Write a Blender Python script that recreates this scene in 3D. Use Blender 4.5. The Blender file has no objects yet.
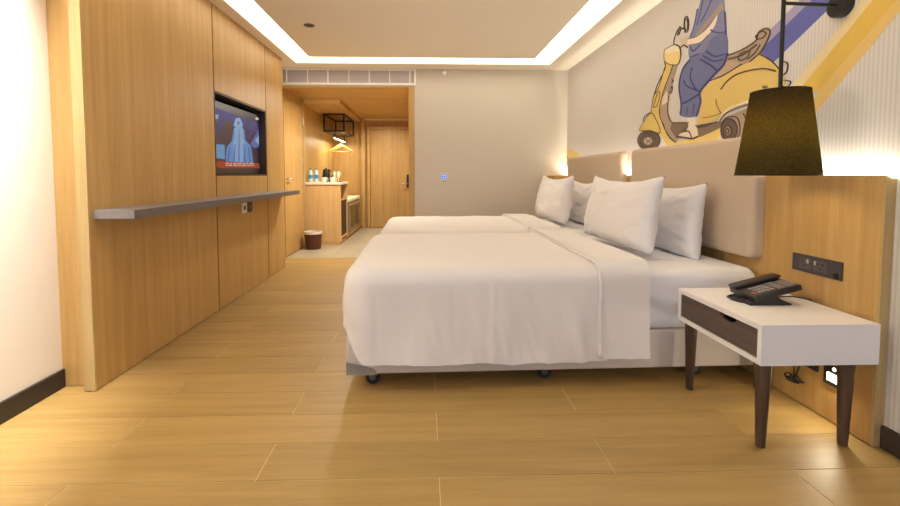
import bpy, bmesh, math, random
from mathutils import Vector, Matrix, noise, Euler
random.seed(7)
R = math.radians
SC = bpy.context.scene
COL = SC.collection

# ------------------------------------------------------------------ camera
CAM_H, FPX = 1.05, 440.0
YAW, PITCH = R(1.75), R(3.0)
PPX, PPY = 439.0, 198.0            # principal point in the 900x506 frame
cd = bpy.data.cameras.new('camera')
cam = bpy.data.objects.new('camera', cd)
COL.objects.link(cam)
cd.sensor_width = 36
cd.lens = FPX / 900 * 36
cd.shift_x = (450 - PPX) / 900
cd.shift_y = -(253 - PPY) / 900
cd.clip_start = 0.05
cam.location = (0, 0, CAM_H)
cam.rotation_euler = (R(90) - PITCH, 0, -YAW)
SC.camera = cam

# ------------------------------------------------------------------ world, exposure
SC.view_settings.view_transform = 'Standard'
SC.view_settings.look = 'None'
SC.view_settings.gamma = 1
SC.view_settings.use_curve_mapping = False
SC.view_settings.exposure = 0.04
SC.cycles.diffuse_bounces = 6
SC.cycles.max_bounces = 10
w = bpy.data.worlds.new('world'); SC.world = w
w.use_nodes = True
w.node_tree.nodes['Background'].inputs[0].default_value = (0.62, 0.74, 1.0, 1)
w.node_tree.nodes['Background'].inputs[1].default_value = 0.6


def area(name, loc, rot, sx, sy, power, color, spread=180):
    l = bpy.data.lights.new(name, 'AREA')
    l.shape = 'RECTANGLE'; l.size = sx; l.size_y = sy
    l.energy = power; l.color = color; l.spread = R(spread)
    o = bpy.data.objects.new(name, l); COL.objects.link(o)
    o.location = loc; o.rotation_euler = rot
    return o


WARM = (1.0, 0.94, 0.80)
CEIL = 2.34
LEFT, RIGHT, BACK, FRONT = -1.80, 1.76, 5.45, -1.80
PANEL, WOODR = -1.60, 1.72
# daylight from the window behind the camera
area('window_daylight', (0.0, FRONT + 0.03, 1.25), (R(90), 0, 0), 3.2, 2.0, 27, (0.61, 0.74, 1.0))
# wall washer in the soffit above the white wall on the left
area('wall_washer_light', (-1.50, 1.36, CEIL - 0.015), (0, R(28), 0), 0.05, 0.84, 52, (1.0, 0.96, 0.90), 75)
# led profile on top of the wainscot behind the headboards
area('wainscot_led_light', (1.744, 3.50, 1.040), (R(180), R(12), 0), 0.024, 3.86, 21, (1.0, 0.91, 0.77))
# downlights of the entrance hall
area('hall_downlight_a', (-0.75, 5.85, 2.14), (0, 0, 0), 0.12, 0.12, 44, WARM, 170)
area('hall_downlight_b', (-0.75, 7.9, 2.14), (0, 0, 0), 0.12, 0.12, 17, WARM, 160)


# ------------------------------------------------------------------ colour + materials
def lin(c):
    return tuple(((v / 255) / 12.92 if v <= 10 else (((v / 255) + 0.055) / 1.055) ** 2.4) for v in c)


MATS = {}


def mat(name, c, rough=0.6, metal=0.0, spec=0.5, emit=0.0, ecol=None, noise_amt=0.0, nscale=6.0, bump=0.0, bscale=300.0, sheen=0.0):
    if name in MATS: return MATS[name]
    m = bpy.data.materials.new(name); m.use_nodes = True
    nt = m.node_tree; b = nt.nodes['Principled BSDF']
    col = (*lin(c), 1)
    b.inputs['Base Color'].default_value = col
    b.inputs['Roughness'].default_value = rough
    b.inputs['Metallic'].default_value = metal
    b.inputs['Specular IOR Level'].default_value = spec
    if sheen: b.inputs['Sheen Weight'].default_value = sheen
    if emit:
        b.inputs['Emission Color'].default_value = (*lin(ecol or c), 1)
        b.inputs['Emission Strength'].default_value = emit
    tc = nt.nodes.new('ShaderNodeTexCoord')
    if noise_amt:
        n = nt.nodes.new('ShaderNodeTexNoise'); n.inputs['Scale'].default_value = nscale; n.inputs['Detail'].default_value = 5
        nt.links.new(tc.outputs['Object'], n.inputs['Vector'])
        mx = nt.nodes.new('ShaderNodeMix'); mx.data_type = 'RGBA'
        mx.inputs['A'].default_value = tuple(v * (1 - noise_amt) for v in col[:3]) + (1,)
        mx.inputs['B'].default_value = tuple(min(1, v * (1 + noise_amt)) for v in col[:3]) + (1,)
        nt.links.new(n.outputs['Fac'], mx.inputs['Factor'])
        nt.links.new(mx.outputs['Result'], b.inputs['Base Color'])
    if bump:
        n2 = nt.nodes.new('ShaderNodeTexNoise'); n2.inputs['Scale'].default_value = bscale
        nt.links.new(tc.outputs['Object'], n2.inputs['Vector'])
        bp = nt.nodes.new('ShaderNodeBump'); bp.inputs['Strength'].default_value = bump; bp.inputs['Distance'].default_value = 0.002
        nt.links.new(n2.outputs['Fac'], bp.inputs['Height'])
        nt.links.new(bp.outputs['Normal'], b.inputs['Normal'])
    MATS[name] = m
    return m


def wood(name, dark, mid, light, grain=(22, 22, 0.9), rough=0.45, rand=True, contrast=1.0, spec=0.4):
    if name in MATS: return MATS[name]
    m = bpy.data.materials.new(name); m.use_nodes = True
    nt = m.node_tree; b = nt.nodes['Principled BSDF']
    L = nt.links.new
    tc = nt.nodes.new('ShaderNodeTexCoord')
    oi = nt.nodes.new('ShaderNodeObjectInfo')
    add = nt.nodes.new('ShaderNodeVectorMath'); add.operation = 'ADD'
    cmb = nt.nodes.new('ShaderNodeCombineXYZ')
    mul = nt.nodes.new('ShaderNodeMath'); mul.operation = 'MULTIPLY'; mul.inputs[1].default_value = 13.7 if rand else 0.0
    L(oi.outputs['Random'], mul.inputs[0])
    for i in range(3): L(mul.outputs[0], cmb.inputs[i])
    L(tc.outputs['Object'], add.inputs[0]); L(cmb.outputs[0], add.inputs[1])
    mp = nt.nodes.new('ShaderNodeMapping'); mp.inputs['Scale'].default_value = grain
    L(add.outputs[0], mp.inputs['Vector'])
    n1 = nt.nodes.new('ShaderNodeTexNoise'); n1.inputs['Scale'].default_value = 1.0; n1.inputs['Detail'].default_value = 6; n1.inputs['Roughness'].default_value = 0.6; n1.inputs['Distortion'].default_value = 0.35
    L(mp.outputs[0], n1.inputs['Vector'])
    mp2 = nt.nodes.new('ShaderNodeMapping'); mp2.inputs['Scale'].default_value = tuple(g * 7 for g in grain)
    L(add.outputs[0], mp2.inputs['Vector'])
    n2 = nt.nodes.new('ShaderNodeTexNoise'); n2.inputs['Scale'].default_value = 1.0; n2.inputs['Detail'].default_value = 3
    L(mp2.outputs[0], n2.inputs['Vector'])
    mx = nt.nodes.new('ShaderNodeMath'); mx.operation = 'MULTIPLY_ADD'; mx.inputs[1].default_value = 0.35
    L(n2.outputs['Fac'], mx.inputs[0]); L(n1.outputs['Fac'], mx.inputs[2])
    cr = nt.nodes.new('ShaderNodeValToRGB')
    e = cr.color_ramp.elements
    h = 0.22 / contrast
    e[0].position = max(0, 0.67 - h); e[0].color = (*lin(dark), 1)
    e[1].position = min(1, 0.67 + h); e[1].color = (*lin(light), 1)
    k = e.new(0.67); k.color = (*lin(mid), 1)
    L(mx.outputs[0], cr.inputs['Fac'])
    # each board a little lighter or darker
    hv = nt.nodes.new('ShaderNodeHueSaturation')
    mr = nt.nodes.new('ShaderNodeMapRange'); mr.inputs['To Min'].default_value = 0.93; mr.inputs['To Max'].default_value = 1.07
    L(oi.outputs['Random'], mr.inputs['Value']); L(mr.outputs[0], hv.inputs['Value'])
    L(cr.outputs['Color'], hv.inputs['Color'])
    L(hv.outputs['Color'], b.inputs['Base Color'])
    b.inputs['Roughness'].default_value = rough
    b.inputs['Specular IOR Level'].default_value = spec
    bp = nt.nodes.new('ShaderNodeBump'); bp.inputs['Strength'].default_value = 0.08; bp.inputs['Distance'].default_value = 0.002
    L(mx.outputs[0], bp.inputs['Height']); L(bp.outputs['Normal'], b.inputs['Normal'])
    MATS[name] = m
    return m


OAK = wood('oak_veneer', (177, 139, 80), (188, 150, 90), (198, 162, 102))
OAK_X = wood('oak_veneer_crosswise', (177, 139, 80), (188, 150, 90), (198, 162, 102), grain=(0.9, 22, 22))
OAK_Y = wood('oak_veneer_lengthwise', (177, 139, 80), (188, 150, 90), (198, 162, 102), grain=(22, 0.9, 22))
OAK_LIGHT = wood('light_oak_front', (200, 160, 104), (210, 171, 115), (218, 182, 128))
OAK_PALE = wood('pale_oak_edge', (176, 148, 98), (186, 160, 108), (196, 170, 118), rough=0.5)
FLOORW = wood('wood_look_tile', (152, 121, 68), (165, 134, 78), (176, 145, 89), grain=(1.1, 20, 20), rough=0.45, spec=0.45, contrast=0.9)
DARKW = wood('dark_walnut', (58, 42, 34), (74, 54, 42), (90, 68, 54), rough=0.4)
DARKW_Y = wood('dark_walnut_lengthwise', (58, 46, 40), (76, 60, 52), (92, 74, 64), grain=(22, 1.2, 22), rough=0.4)
GROUT = mat('pale_grout', (214, 190, 140), 0.9)
CEILP = mat('ceiling_paint', (246, 240, 226), 0.9, noise_amt=0.01)
WHITEP = mat('white_wall_paint', (238, 230, 216), 0.85, noise_amt=0.012, bump=0.05)
TAUPEP = mat('warm_white_wall_paint', (212, 203, 188), 0.85, noise_amt=0.012, bump=0.05)
BLACKB = mat('dark_brown_baseboard', (48, 40, 34), 0.5)
DARK = mat('shadow_gap_board', (52, 38, 26), 0.9)
LINEN = mat('white_linen', (230, 224, 220), 0.85, bump=0.12, bscale=700, sheen=0.2)
LINEN2 = mat('white_pillow_cotton', (232, 228, 227), 0.85, bump=0.15, bscale=600, sheen=0.2)
SHEET = mat('white_bed_sheet', (228, 226, 229), 0.8, bump=0.1, bscale=600)
BASEF = mat('beige_base_fabric', (206, 196, 186), 0.9, bump=0.3, bscale=900)
UPH = mat('beige_headboard_leatherette', (196, 177, 154), 0.55, spec=0.35, noise_amt=0.02, bump=0.06, bscale=400)
GREYSH = mat('grey_laminate', (128, 120, 120), 0.45, noise_amt=0.02)
LACQ = mat('white_lacquer', (244, 241, 240), 0.35)
BLK = mat('black_metal', (22, 20, 19), 0.45, metal=0.3)
BLKP = mat('black_plastic', (34, 31, 30), 0.4)
GREYP = mat('grey_plastic', (92, 88, 88), 0.45)
WHTP = mat('white_plastic', (232, 226, 214), 0.4)
CHROME = mat('brushed_steel', (200, 196, 190), 0.3, metal=0.9)
STONE = mat('beige_stone_tile', (172, 162, 140), 0.35, noise_amt=0.06, nscale=5)


# ------------------------------------------------------------------ mesh helpers
ORG = {}


def org(o): return ORG.get(o.name, Vector((0, 0, 0)))


def empty(name, loc, rz=0.0):
    o = bpy.data.objects.new(name, None); COL.objects.link(o)
    o.location = loc; o.rotation_euler = (0, 0, rz)
    o.empty_display_size = 0.1
    ORG[o.name] = Vector(loc)
    return o


def tag(o, label, cat, group=None):
    o['label'] = label; o['category'] = cat
    if group: o['group'] = group
    return o


def obj(name, bm, m, parent=None, smooth=False, local=False, auto=None):
    """link bm as one mesh object; parts are stored relative to their thing"""
    me = bpy.data.meshes.new(name)
    if parent is not None and not local:
        bmesh.ops.translate(bm, verts=bm.verts, vec=-org(parent))
    loc = Vector((0, 0, 0))
    if parent is None and not local:
        xs = [v.co for v in bm.verts]
        loc = Vector(((min(v.x for v in xs) + max(v.x for v in xs)) / 2, (min(v.y for v in xs) + max(v.y for v in xs)) / 2, min(v.z for v in xs)))
        bmesh.ops.translate(bm, verts=bm.verts, vec=-loc)
    bmesh.ops.recalc_face_normals(bm, faces=bm.faces)
    bm.to_mesh(me); bm.free()
    if smooth:
        for p in me.polygons: p.use_smooth = True
        if auto is not None:
            try: me.set_sharp_from_angle(angle=R(auto))
            except Exception: pass
    me.materials.append(m)
    o = bpy.data.objects.new(name, me); COL.objects.link(o)
    o.location = loc
    o.parent = parent
    ORG[o.name] = org(parent) if parent is not None else Vector(loc)
    return o


def struct(name, bm, m, parent=None, label=None):
    o = obj(name, bm, m, parent)
    if parent is None: o['kind'] = 'structure'
    if label: o['label'] = label
    return o


def copy_tree(o, parent=None):
    c = o.copy(); COL.objects.link(c); c.parent = parent
    ORG[c.name] = org(o)
    for ch in list(o.children): copy_tree(ch, c)
    return c


def nb(): return bmesh.new()


def box(bm, x0, x1, y0, y1, z0, z1, bev=0.0, seg=2):
    c = bmesh.ops.create_cube(bm, size=1.0)
    vs = c['verts']
    for v in vs:
        v.co = Vector((x0 + (v.co.x + .5) * (x1 - x0), y0 + (v.co.y + .5) * (y1 - y0), z0 + (v.co.z + .5) * (z1 - z0)))
    if bev:
        es = list({e for v in vs for e in v.link_edges})
        bmesh.ops.bevel(bm, geom=es, offset=bev, segments=seg, profile=0.5, affect='EDGES', clamp_overlap=True)
    return bm


def bx(*a, **k): return box(nb(), *a, **k)


def lathe(bm, prof, c=(0, 0, 0), n=24, axis='z', cap=True):
    rings = []
    for r, h in prof:
        ring = []
        for i in range(n):
            a = 2 * math.pi * i / n
            p = (r * math.cos(a), r * math.sin(a), h)
            if axis == 'x': p = (p[2], p[0], p[1])
            elif axis == 'y': p = (p[0], p[2], p[1])
            ring.append(bm.verts.new(Vector(p) + Vector(c)))
        rings.append(ring)
    for a, b in zip(rings, rings[1:]):
        for i in range(n):
            bm.faces.new((a[i], a[(i + 1) % n], b[(i + 1) % n], b[i]))
    if cap:
        if prof[0][0] > 1e-5: bm.faces.new(rings[0])
        if prof[-1][0] > 1e-5: bm.faces.new(rings[-1])
    return bm


def tube(bm, pts, r, n=8, closed=False):
    pts = [Vector(p) for p in pts]
    rings = []
    N = len(pts)
    for i, p in enumerate(pts):
        a = pts[(i - 1) % N] if (closed or i > 0) else p
        b = pts[(i + 1) % N] if (closed or i < N - 1) else p
        t = (b - a).normalized()
        u = t.cross(Vector((0, 0, 1)))
        if u.length < 1e-3: u = t.cross(Vector((1, 0, 0)))
        u.normalize(); v = t.cross(u)
        rings.append([bm.verts.new(p + (u * math.cos(2 * math.pi * k / n) + v * math.sin(2 * math.pi * k / n)) * r) for k in range(n)])
    for i in range(N if closed else N - 1):
        a, b = rings[i], rings[(i + 1) % N]
        for k in range(n): bm.faces.new((a[k], a[(k + 1) % n], b[(k + 1) % n], b[k]))
    if not closed:
        bm.faces.new(rings[0]); bm.faces.new(rings[-1])
    return bm


def prism(bm, pts, vec):
    """closed polygon of 3d points, extruded along vec"""
    a = [bm.verts.new(Vector(p)) for p in pts]
    b = [bm.verts.new(Vector(p) + Vector(vec)) for p in pts]
    bm.faces.new(a); bm.faces.new(b[::-1])
    n = len(a)
    for i in range(n): bm.faces.new((a[i], b[i], b[(i + 1) % n], a[(i + 1) % n]))
    return bm


def sweep_rect(bm, pts, wdt, nrm, thick):
    """flat brush stroke along pts lying in the plane with normal nrm"""
    pts = [Vector(p) for p in pts]; nrm = Vector(nrm).normalized()
    rows = []
    for i, p in enumerate(pts):
        t = (pts[min(i + 1, len(pts) - 1)] - pts[max(i - 1, 0)]).normalized()
        s = t.cross(nrm) * wdt / 2
        rows.append([bm.verts.new(q) for q in (p - s, p + s, p + s + nrm * thick, p - s + nrm * thick)])
    for a, b in zip(rows, rows[1:]):
        for k in range(4): bm.faces.new((a[k], a[(k + 1) % 4], b[(k + 1) % 4], b[k]))
    bm.faces.new(rows[0]); bm.faces.new(rows[-1])
    return bm


# sight lines of the survey: where a measured image point meets a real plane of the room
_fw = Vector((math.sin(YAW) * math.cos(PITCH), math.cos(YAW) * math.cos(PITCH), -math.sin(PITCH)))
_rt = Vector((math.cos(YAW), -math.sin(YAW), 0)); _up = _rt.cross(_fw)
_C = Vector((0, 0, CAM_H))


def _ray(x, y): return _fw * FPX + _rt * (x - PPX) - _up * (y - PPY)


def on_x(x, y, X): d = _ray(x, y); return _C + d * (X / d.x)


def on_y(x, y, Y): d = _ray(x, y); return _C + d * (Y / d.y)


def on_z(x, y, Z): d = _ray(x, y); return _C + d * ((Z - CAM_H) / d.z)


# ================================================================== THE SETTING
# ---- floor: slab + wood-look planks
floor = struct('floor', bx(-1.95, 1.95, FRONT - 0.1, 5.57, -0.06, -0.0016), GROUT, label='wood-look plank floor with thin pale joints')
PW, PL, GAP = 0.2093, 1.257, 0.0028
row0 = 1.4775
k = -16
shared = {}
while True:
    ya = row0 + k * PW
    if ya > 5.57: break
    yb = min(ya + PW, 5.57)
    if yb > FRONT:
        ya2 = max(ya, FRONT)
        off = -0.587 if k % 2 == 0 else 0.046
        j0 = off - PL * 3
        for q in range(8):
            a, b = j0 + q * PL, j0 + (q + 1) * PL
            if b <= LEFT or a >= 1.80: continue
            a2, b2 = max(a, LEFT), min(b, 1.80)
            sx, sy = round(b2 - a2 - GAP, 4), round(yb - ya2 - GAP, 4)
            if sx < 0.01 or sy < 0.01: continue
            key = (sx, sy)
            if key not in shared:
                o = obj('plank', bx(-sx / 2, sx / 2, -sy / 2, sy / 2, -0.0015, 0.0, bev=0.0005, seg=1), FLOORW, floor, local=True)
                shared[key] = o.data
            else:
                o = bpy.data.objects.new('plank', shared[key]); COL.objects.link(o); o.parent = floor
            o.location = Vector(((a2 + b2) / 2, (ya2 + yb) / 2, 0)) - Vector(org(floor))
    k += 1
# ---- hall floor: stone tiles
hall_floor = struct('floor_hall', bx(-1.9, 0.0, 5.57, 8.9, -0.06, -0.003), mat('tile_joint', (150, 132, 104), 0.9), label='beige stone tile floor of the entrance hall')
for i in range(3):
    for j in range(6):
        x0, y0 = -1.8 + i * 0.6, 5.573 + j * 0.6
        x1, y1 = min(x0 + 0.597, -0.1), min(y0 + 0.597, 8.8)
        if y1 - y0 < 0.03: continue
        obj('stone_tile', bx(x0, x1, y0, y1, -0.012, 0.0, bev=0.0015, seg=1), STONE, hall_floor)

# ---- left wall
wall_left = struct('wall_left', bx(-1.95, LEFT, FRONT - 0.1, BACK, -0.05, 2.6), WHITEP, label='white wall on the left, faced with oak panels further along')
bm = nb()          # carcass behind the oak panels, with the television niche left open
box(bm, LEFT, -1.655, 2.205, 3.425, 0, CEIL); box(bm, LEFT, -1.655, 4.505, 5.02, 0, CEIL)
box(bm, LEFT, -1.655, 3.425, 4.505, 0, 1.045); box(bm, LEFT, -1.655, 3.425, 4.505, 1.687, CEIL)
box(bm, LEFT, -1.77, 3.425, 4.505, 1.045, 1.687)
obj('panel_carcass', bm, DARK, wall_left)
g = 0.008
for (y0, y1, z0, z1) in ((2.14, 3.42 - g, 0.004, CEIL), (3.42 + g, 4.508 - g, 1.69, CEIL), (3.42 + g, 4.508 - g, 0.004, 1.042), (4.508 + g, 5.03, 0.004, CEIL)):
    obj('oak_panel', bx(-1.653, PANEL, y0, y1, z0, z1, bev=0.0015, seg=1), OAK, wall_left)
for y in (3.42, 4.508):
    obj('shadow_joint', bx(-1.652, PANEL - .005, y - .0078, y + .0078, 0.004, CEIL), DARK, wall_left)
obj('panel_edge', bx(-1.653, PANEL - 0.0005, 2.131, 2.1395, 0.004, CEIL), OAK_PALE, wall_left)
obj('return_panel', bx(LEFT, -1.654, 2.19, 2.2045, 0.004, CEIL), OAK, wall_left)
struct('baseboard_left', bx(LEFT, LEFT + 0.014, FRONT, 2.189, 0.001, 0.092, bev=0.002, seg=1), BLACKB)

# ---- right wall with wainscot
STR = bpy.data.materials.new('striped_wallpaper'); STR.use_nodes = True
nt = STR.node_tree; b = nt.nodes['Principled BSDF']; b.inputs['Roughness'].default_value = 0.85
tc = nt.nodes.new('ShaderNodeTexCoord'); sp = nt.nodes.new('ShaderNodeSeparateXYZ')
nt.links.new(tc.outputs['Object'], sp.inputs[0])
m1 = nt.nodes.new('ShaderNodeMath'); m1.operation = 'MULTIPLY'; m1.inputs[1].default_value = 2 * math.pi / 0.018
m2 = nt.nodes.new('ShaderNodeMath'); m2.operation = 'SINE'
m3 = nt.nodes.new('ShaderNodeMapRange'); m3.inputs['From Min'].default_value = -0.6; m3.inputs['From Max'].default_value = 0.6
mx = nt.nodes.new('ShaderNodeMix'); mx.data_type = 'RGBA'
mx.inputs['A'].default_value = (*lin((204, 199, 192)), 1); mx.inputs['B'].default_value = (*lin((216, 212, 206)), 1)
nt.links.new(sp.outputs['Y'], m1.inputs[0]); nt.links.new(m1.outputs[0], m2.inputs[0]); nt.links.new(m2.outputs[0], m3.inputs['Value'])
nt.links.new(m3.outputs[0], mx.inputs['Factor']); nt.links.new(mx.outputs['Result'], b.inputs['Base Color'])
wall_right = struct('wall_right', bx(RIGHT, 1.90, FRONT - 0.1, 5.6, -0.05, 2.6), STR, label='right wall with finely striped white wallpaper above an oak wainscot')
obj('wainscot_panel', bx(WOODR, WOODR + .010, 1.60, BACK, 0.004, 1.0492, bev=0.0012, seg=1), OAK, wall_right)
obj('wainscot_core', bx(WOODR + .0101, RIGHT, 1.60, BACK, 0.004, 1.028), OAK, wall_right)
obj('wainscot_end', bx(WOODR + 0.0005, RIGHT, 1.592, 1.5995, 0.004, 1.0492), OAK_PALE, wall_right)
obj('led_profile', bx(1.732, 1.757, 1.61, BACK - 0.01, 1.028, 1.034), mat('led_profile', (240, 232, 214), 0.5), wall_right)
struct('baseboard_right', bx(RIGHT - 0.014, RIGHT, FRONT, 1.591, 0.001, 0.09, bev=0.002, seg=1), BLACKB)

# ---- back wall with the bulkhead over the hall opening
HX0, HX1, HZ = -1.80, -0.17, 2.15
bm = nb()
box(bm, -0.135, 1.90, BACK, BACK + 0.12, -0.05, 2.6)
box(bm, -1.95, -0.135, BACK, BACK + 0.12, 2.13, 2.6)
wall_back = struct('wall_back', bm, TAUPEP, label='plain warm white wall at the back with hall opening')
struct('trim_1', bx(-0.205, -0.136, BACK - 0.006, BACK + 0.13, 0.004, 2.125, bev=0.002, seg=1), OAK, label='oak jamb of the hall opening')
struct('trim_2', bx(-1.795, -0.206, BACK - 0.004, BACK + 0.13, 2.112, 2.129, bev=0.002, seg=1), OAK_X, label='oak head strip over the hall opening')

# ---- wall behind the camera with a window
bm = nb()
box(bm, -1.95, -1.70, FRONT - 0.12, FRONT, -0.05, 2.6); box(bm, 1.66, 1.90, FRONT - 0.12, FRONT, -0.05, 2.6)
box(bm, -1.70, 1.66, FRONT - 0.12, FRONT, -0.05, 0.12); box(bm, -1.70, 1.66, FRONT - 0.12, FRONT, 2.28, 2.6)
struct('wall_front', bm, TAUPEP, label='wall with the window behind the viewer')
win = empty('window_1', (-0.02, FRONT - 0.06, 0.12)); win['kind'] = 'structure'; win['label'] = 'aluminium framed window behind the viewer'
bm = nb()
for (x0, x1, z0, z1) in ((-1.70, -1.65, .12, 2.28), (1.61, 1.66, .12, 2.28), (-1.65, 1.61, .12, .17), (-1.65, 1.61, 2.23, 2.28), (-0.045, 0.005, .17, 2.23)):
    box(bm, x0, x1, FRONT - 0.09, FRONT - 0.03, z0, z1)
obj('window_frame', bm, GREYP, win)
GLASS = bpy.data.materials.new('window_glass'); GLASS.use_nodes = True
gb = GLASS.node_tree.nodes['Principled BSDF']; gb.inputs['Transmission Weight'].default_value = 1; gb.inputs['Roughness'].default_value = 0.02; gb.inputs['IOR'].default_value = 1.02
for x0, x1 in ((-1.65, -0.045), (0.005, 1.61)):
    obj('pane', bx(x0, x1, FRONT - 0.064, FRONT - 0.058, 0.17, 2.23), GLASS, win)

# ---- ceiling: perimeter soffit, floating centre panel, lit slot between
S0, S1, S2, S3 = -1.49, -1.275, 1.22, 1.455
B0, B1 = 4.935, 5.195
N0, N1 = 1.35, 1.60
bm = nb()
box(bm, -1.95, S0, FRONT - 0.1, BACK, CEIL, CEIL + 0.15); box(bm, S3, 1.90, FRONT - 0.1, BACK, CEIL, CEIL + 0.15)
box(bm, S0, S3, B1, BACK, CEIL, CEIL + 0.15); box(bm, S0, S3, FRONT - 0.1, N0, CEIL, CEIL + 0.15)
box(bm, -1.95, 1.90, FRONT - 0.1, BACK, CEIL + 0.15, CEIL + 0.22)
ceiling = struct('ceiling', bm, CEILP, label='white plaster ceiling with lit slots around a floating centre panel')
obj('ceiling_panel', bx(S1, S2, N1, B0, CEIL, CEIL + 0.13, bev=0.002, seg=1), CEILP, ceiling)
COVE = mat('cove_diffuser', (255, 240, 214), 0.6, emit=3.1, ecol=(255, 246, 228))
for (x0, x1, y0, y1) in ((S0, S1, N0, B1), (S2, S3, N0, B1), (S1, S2, B0, B1), (S1, S2, N0, N1)):
    obj('cove_light', bx(x0 + .001, x1 - .001, y0 + .001, y1 - .001, CEIL + 0.035, CEIL + 0.045), COVE, ceiling)

# ---- hall shell
wall_hall = struct('wall_hall_left', bx(-1.95, HX0, BACK + 0.0, 8.9, -0.05, 2.4), OAK, label='oak clad left wall of the entrance hall')
struct('wall_hall_right', bx(HX1, -0.05, BACK + 0.131, 8.9, -0.05, 2.4), OAK, label='oak clad right wall of the entrance hall')
wall_end = struct('wall_hall_end', bx(HX0, HX1, 8.75, 8.9, -0.05, 2.4), OAK, label='oak clad end wall of the entrance hall')
struct('ceiling_hall', bx(HX0, HX1, BACK + 0.12, 8.75, HZ, HZ + 0.1), OAK_X, label='oak veneered ceiling of the entrance hall')
struct('trim_3', bx(-1.24, HX1 - 0.001, 8.70, 8.749, 2.118, 2.149), mat('pale_cornice', (220, 200, 160), 0.6), label='pale cornice over the entrance door')
# board over the wardrobe niche
t4 = struct('trim_4', bx(HX0 + 0.001, -1.25, 6.53, 8.749, 2.09, 2.149, bev=0.002, seg=1), OAK_Y, label='lowered oak board over the wardrobe niche')
obj('edge_band', bx(HX0 + 0.001, -1.25, 6.520, 6.5295, 2.09, 2.149), mat('pale_edge_band', (232, 204, 146), 0.5), t4)
struct('trim_5', bx(HX0 + 0.0005, -1.765, 6.46, 6.529, 0.004, 2.149, bev=0.002, seg=1), OAK_PALE, label='pale oak post between side door and wardrobe niche')
struct('trim_6', bx(-1.255, -1.18, 8.66, 8.749, 0.004, 2.149, bev=0.002, seg=1), OAK, label='oak post beside the entrance door')

# side door in the hall's left wall
d1 = empty('door_1', (HX0 + 0.02, 5.95, 0)); d1['kind'] = 'structure'; d1['label'] = 'oak side door at the hall entry'
obj('door_leaf', bx(HX0 + 0.002, HX0 + 0.03, 5.60, 6.44, 0.01, 2.0, bev=0.002, seg=1), OAK, d1)
bm = nb(); box(bm, HX0 + 0.002, HX0 + 0.022, 5.58, 6.458, 2.006, 2.03); box(bm, HX0 + 0.002, HX0 + 0.022, 5.58, 5.597, 0.005, 2.005)
obj('door_frame', bm, OAK_PALE, d1)
for z in (0.25, 0.85, 1.25, 1.82):
    obj('hinge', lathe(nb(), [(0.009, z - .05), (0.009, z + .05)], c=(HX0 + 0.036, 6.445, 0), n=10), CHROME, d1, smooth=True, auto=40)
bm = nb(); tube(bm, [(HX0 + .03, 5.68, 1.0), (HX0 + .075, 5.68, 1.0), (HX0 + .075, 5.80, 1.0)], 0.009)
obj('door_handle', bm, CHROME, d1, smooth=True)

# entrance door at the end
d2 = empty('door_2', (-0.67, 8.74, 0)); d2['kind'] = 'structure'; d2['label'] = 'oak entrance door at the end of the hall'
obj('door_leaf', bx(-1.085, -0.265, 8.722, 8.748, 0.008, 1.945, bev=0.003, seg=1), OAK, d2)
bm = nb(); box(bm, -1.145, -1.092, 8.70, 8.748, 0.004, 2.0); box(bm, -0.258, -0.2, 8.70, 8.748, 0.004, 2.0); box(bm, -1.092, -0.258, 8.70, 8.748, 1.952, 2.0)
obj('door_frame', bm, OAK_X, d2)
obj('lock_plate', bx(-0.375, -0.320, 8.705, 8.7215, 0.80, 1.06, bev=0.004), BLKP, d2)
bm = nb(); tube(bm, [(-0.35, 8.705, 0.88), (-0.35, 8.65, 0.88), (-0.47, 8.65, 0.88)], 0.011)
obj('door_handle', bm, CHROME, d2, smooth=True)
obj('peephole', lathe(nb(), [(0.012, 8.712), (0.012, 8.7215)], c=(-0.67, 0, 1.5), n=12, axis='y'), CHROME, d2)

# ================================================================== LEFT WALL FITTINGS
sh = tag(empty('wall_desk', (-1.5, 3.55, 0.835)), 'long narrow grey laminate ledge running along the oak panels', 'ledge')
obj('slab', bx(PANEL + 0.0005, -1.405, 2.16, 4.95, 0.837, 0.881, bev=0.002, seg=1), GREYSH, sh)
obj('edge_band', bx(-1.4049, -1.403, 2.161, 4.949, 0.838, 0.880), mat('dark_edge_band', (104, 97, 97), 0.5), sh)

# niche lining + television
bm = nb()
LIN = mat('niche_lining', (66, 54, 46), 0.5)
for a in ((3.426, 3.436, 1.046, 1.686), (4.494, 4.504, 1.046, 1.686), (3.437, 4.493, 1.046, 1.056), (3.437, 4.493, 1.676, 1.686)):
    obj('niche_lining', bx(-1.768, -1.602, *a), LIN, wall_left)
tv = tag(empty('television', (-1.70, 3.94, 1.06)), 'flat television showing a figure in a pale blue gown', 'television')
TVX = -1.655
obj('cabinet', bx(-1.71, TVX - 0.003, 3.440, 4.462, 1.060, 1.640, bev=0.004), BLKP, tv)
scr = obj('screen', bx(TVX - 0.003, TVX, 3.452, 4.450, 1.085, 1.615), mat('screen_background', (12, 10, 18), 0.35, emit=0.8, ecol=(28, 20, 50)), tv)
scr['label'] = 'lit screen with a news picture'


def Z4(x, y, dx=0.0): return on_x(200 + x / 4.822, 85 + y / 4.822, TVX + dx)


def screen_shape(name, pts, c, e=0.62, lift=0.0006):
    m = mat('tv_' + name + str(c), tuple(v * .2 for v in c), 0.5, spec=0.2, emit=e, ecol=c)
    q = []
    for p in pts:
        v = Z4(*p); v.y = min(max(v.y, 3.453), 4.449); v.z = min(max(v.z, 1.086), 1.614); v.x = TVX + 0.0001; q.append(v)
    return obj(name, prism(nb(), q, (lift, 0, 0)), m, scr)


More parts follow.
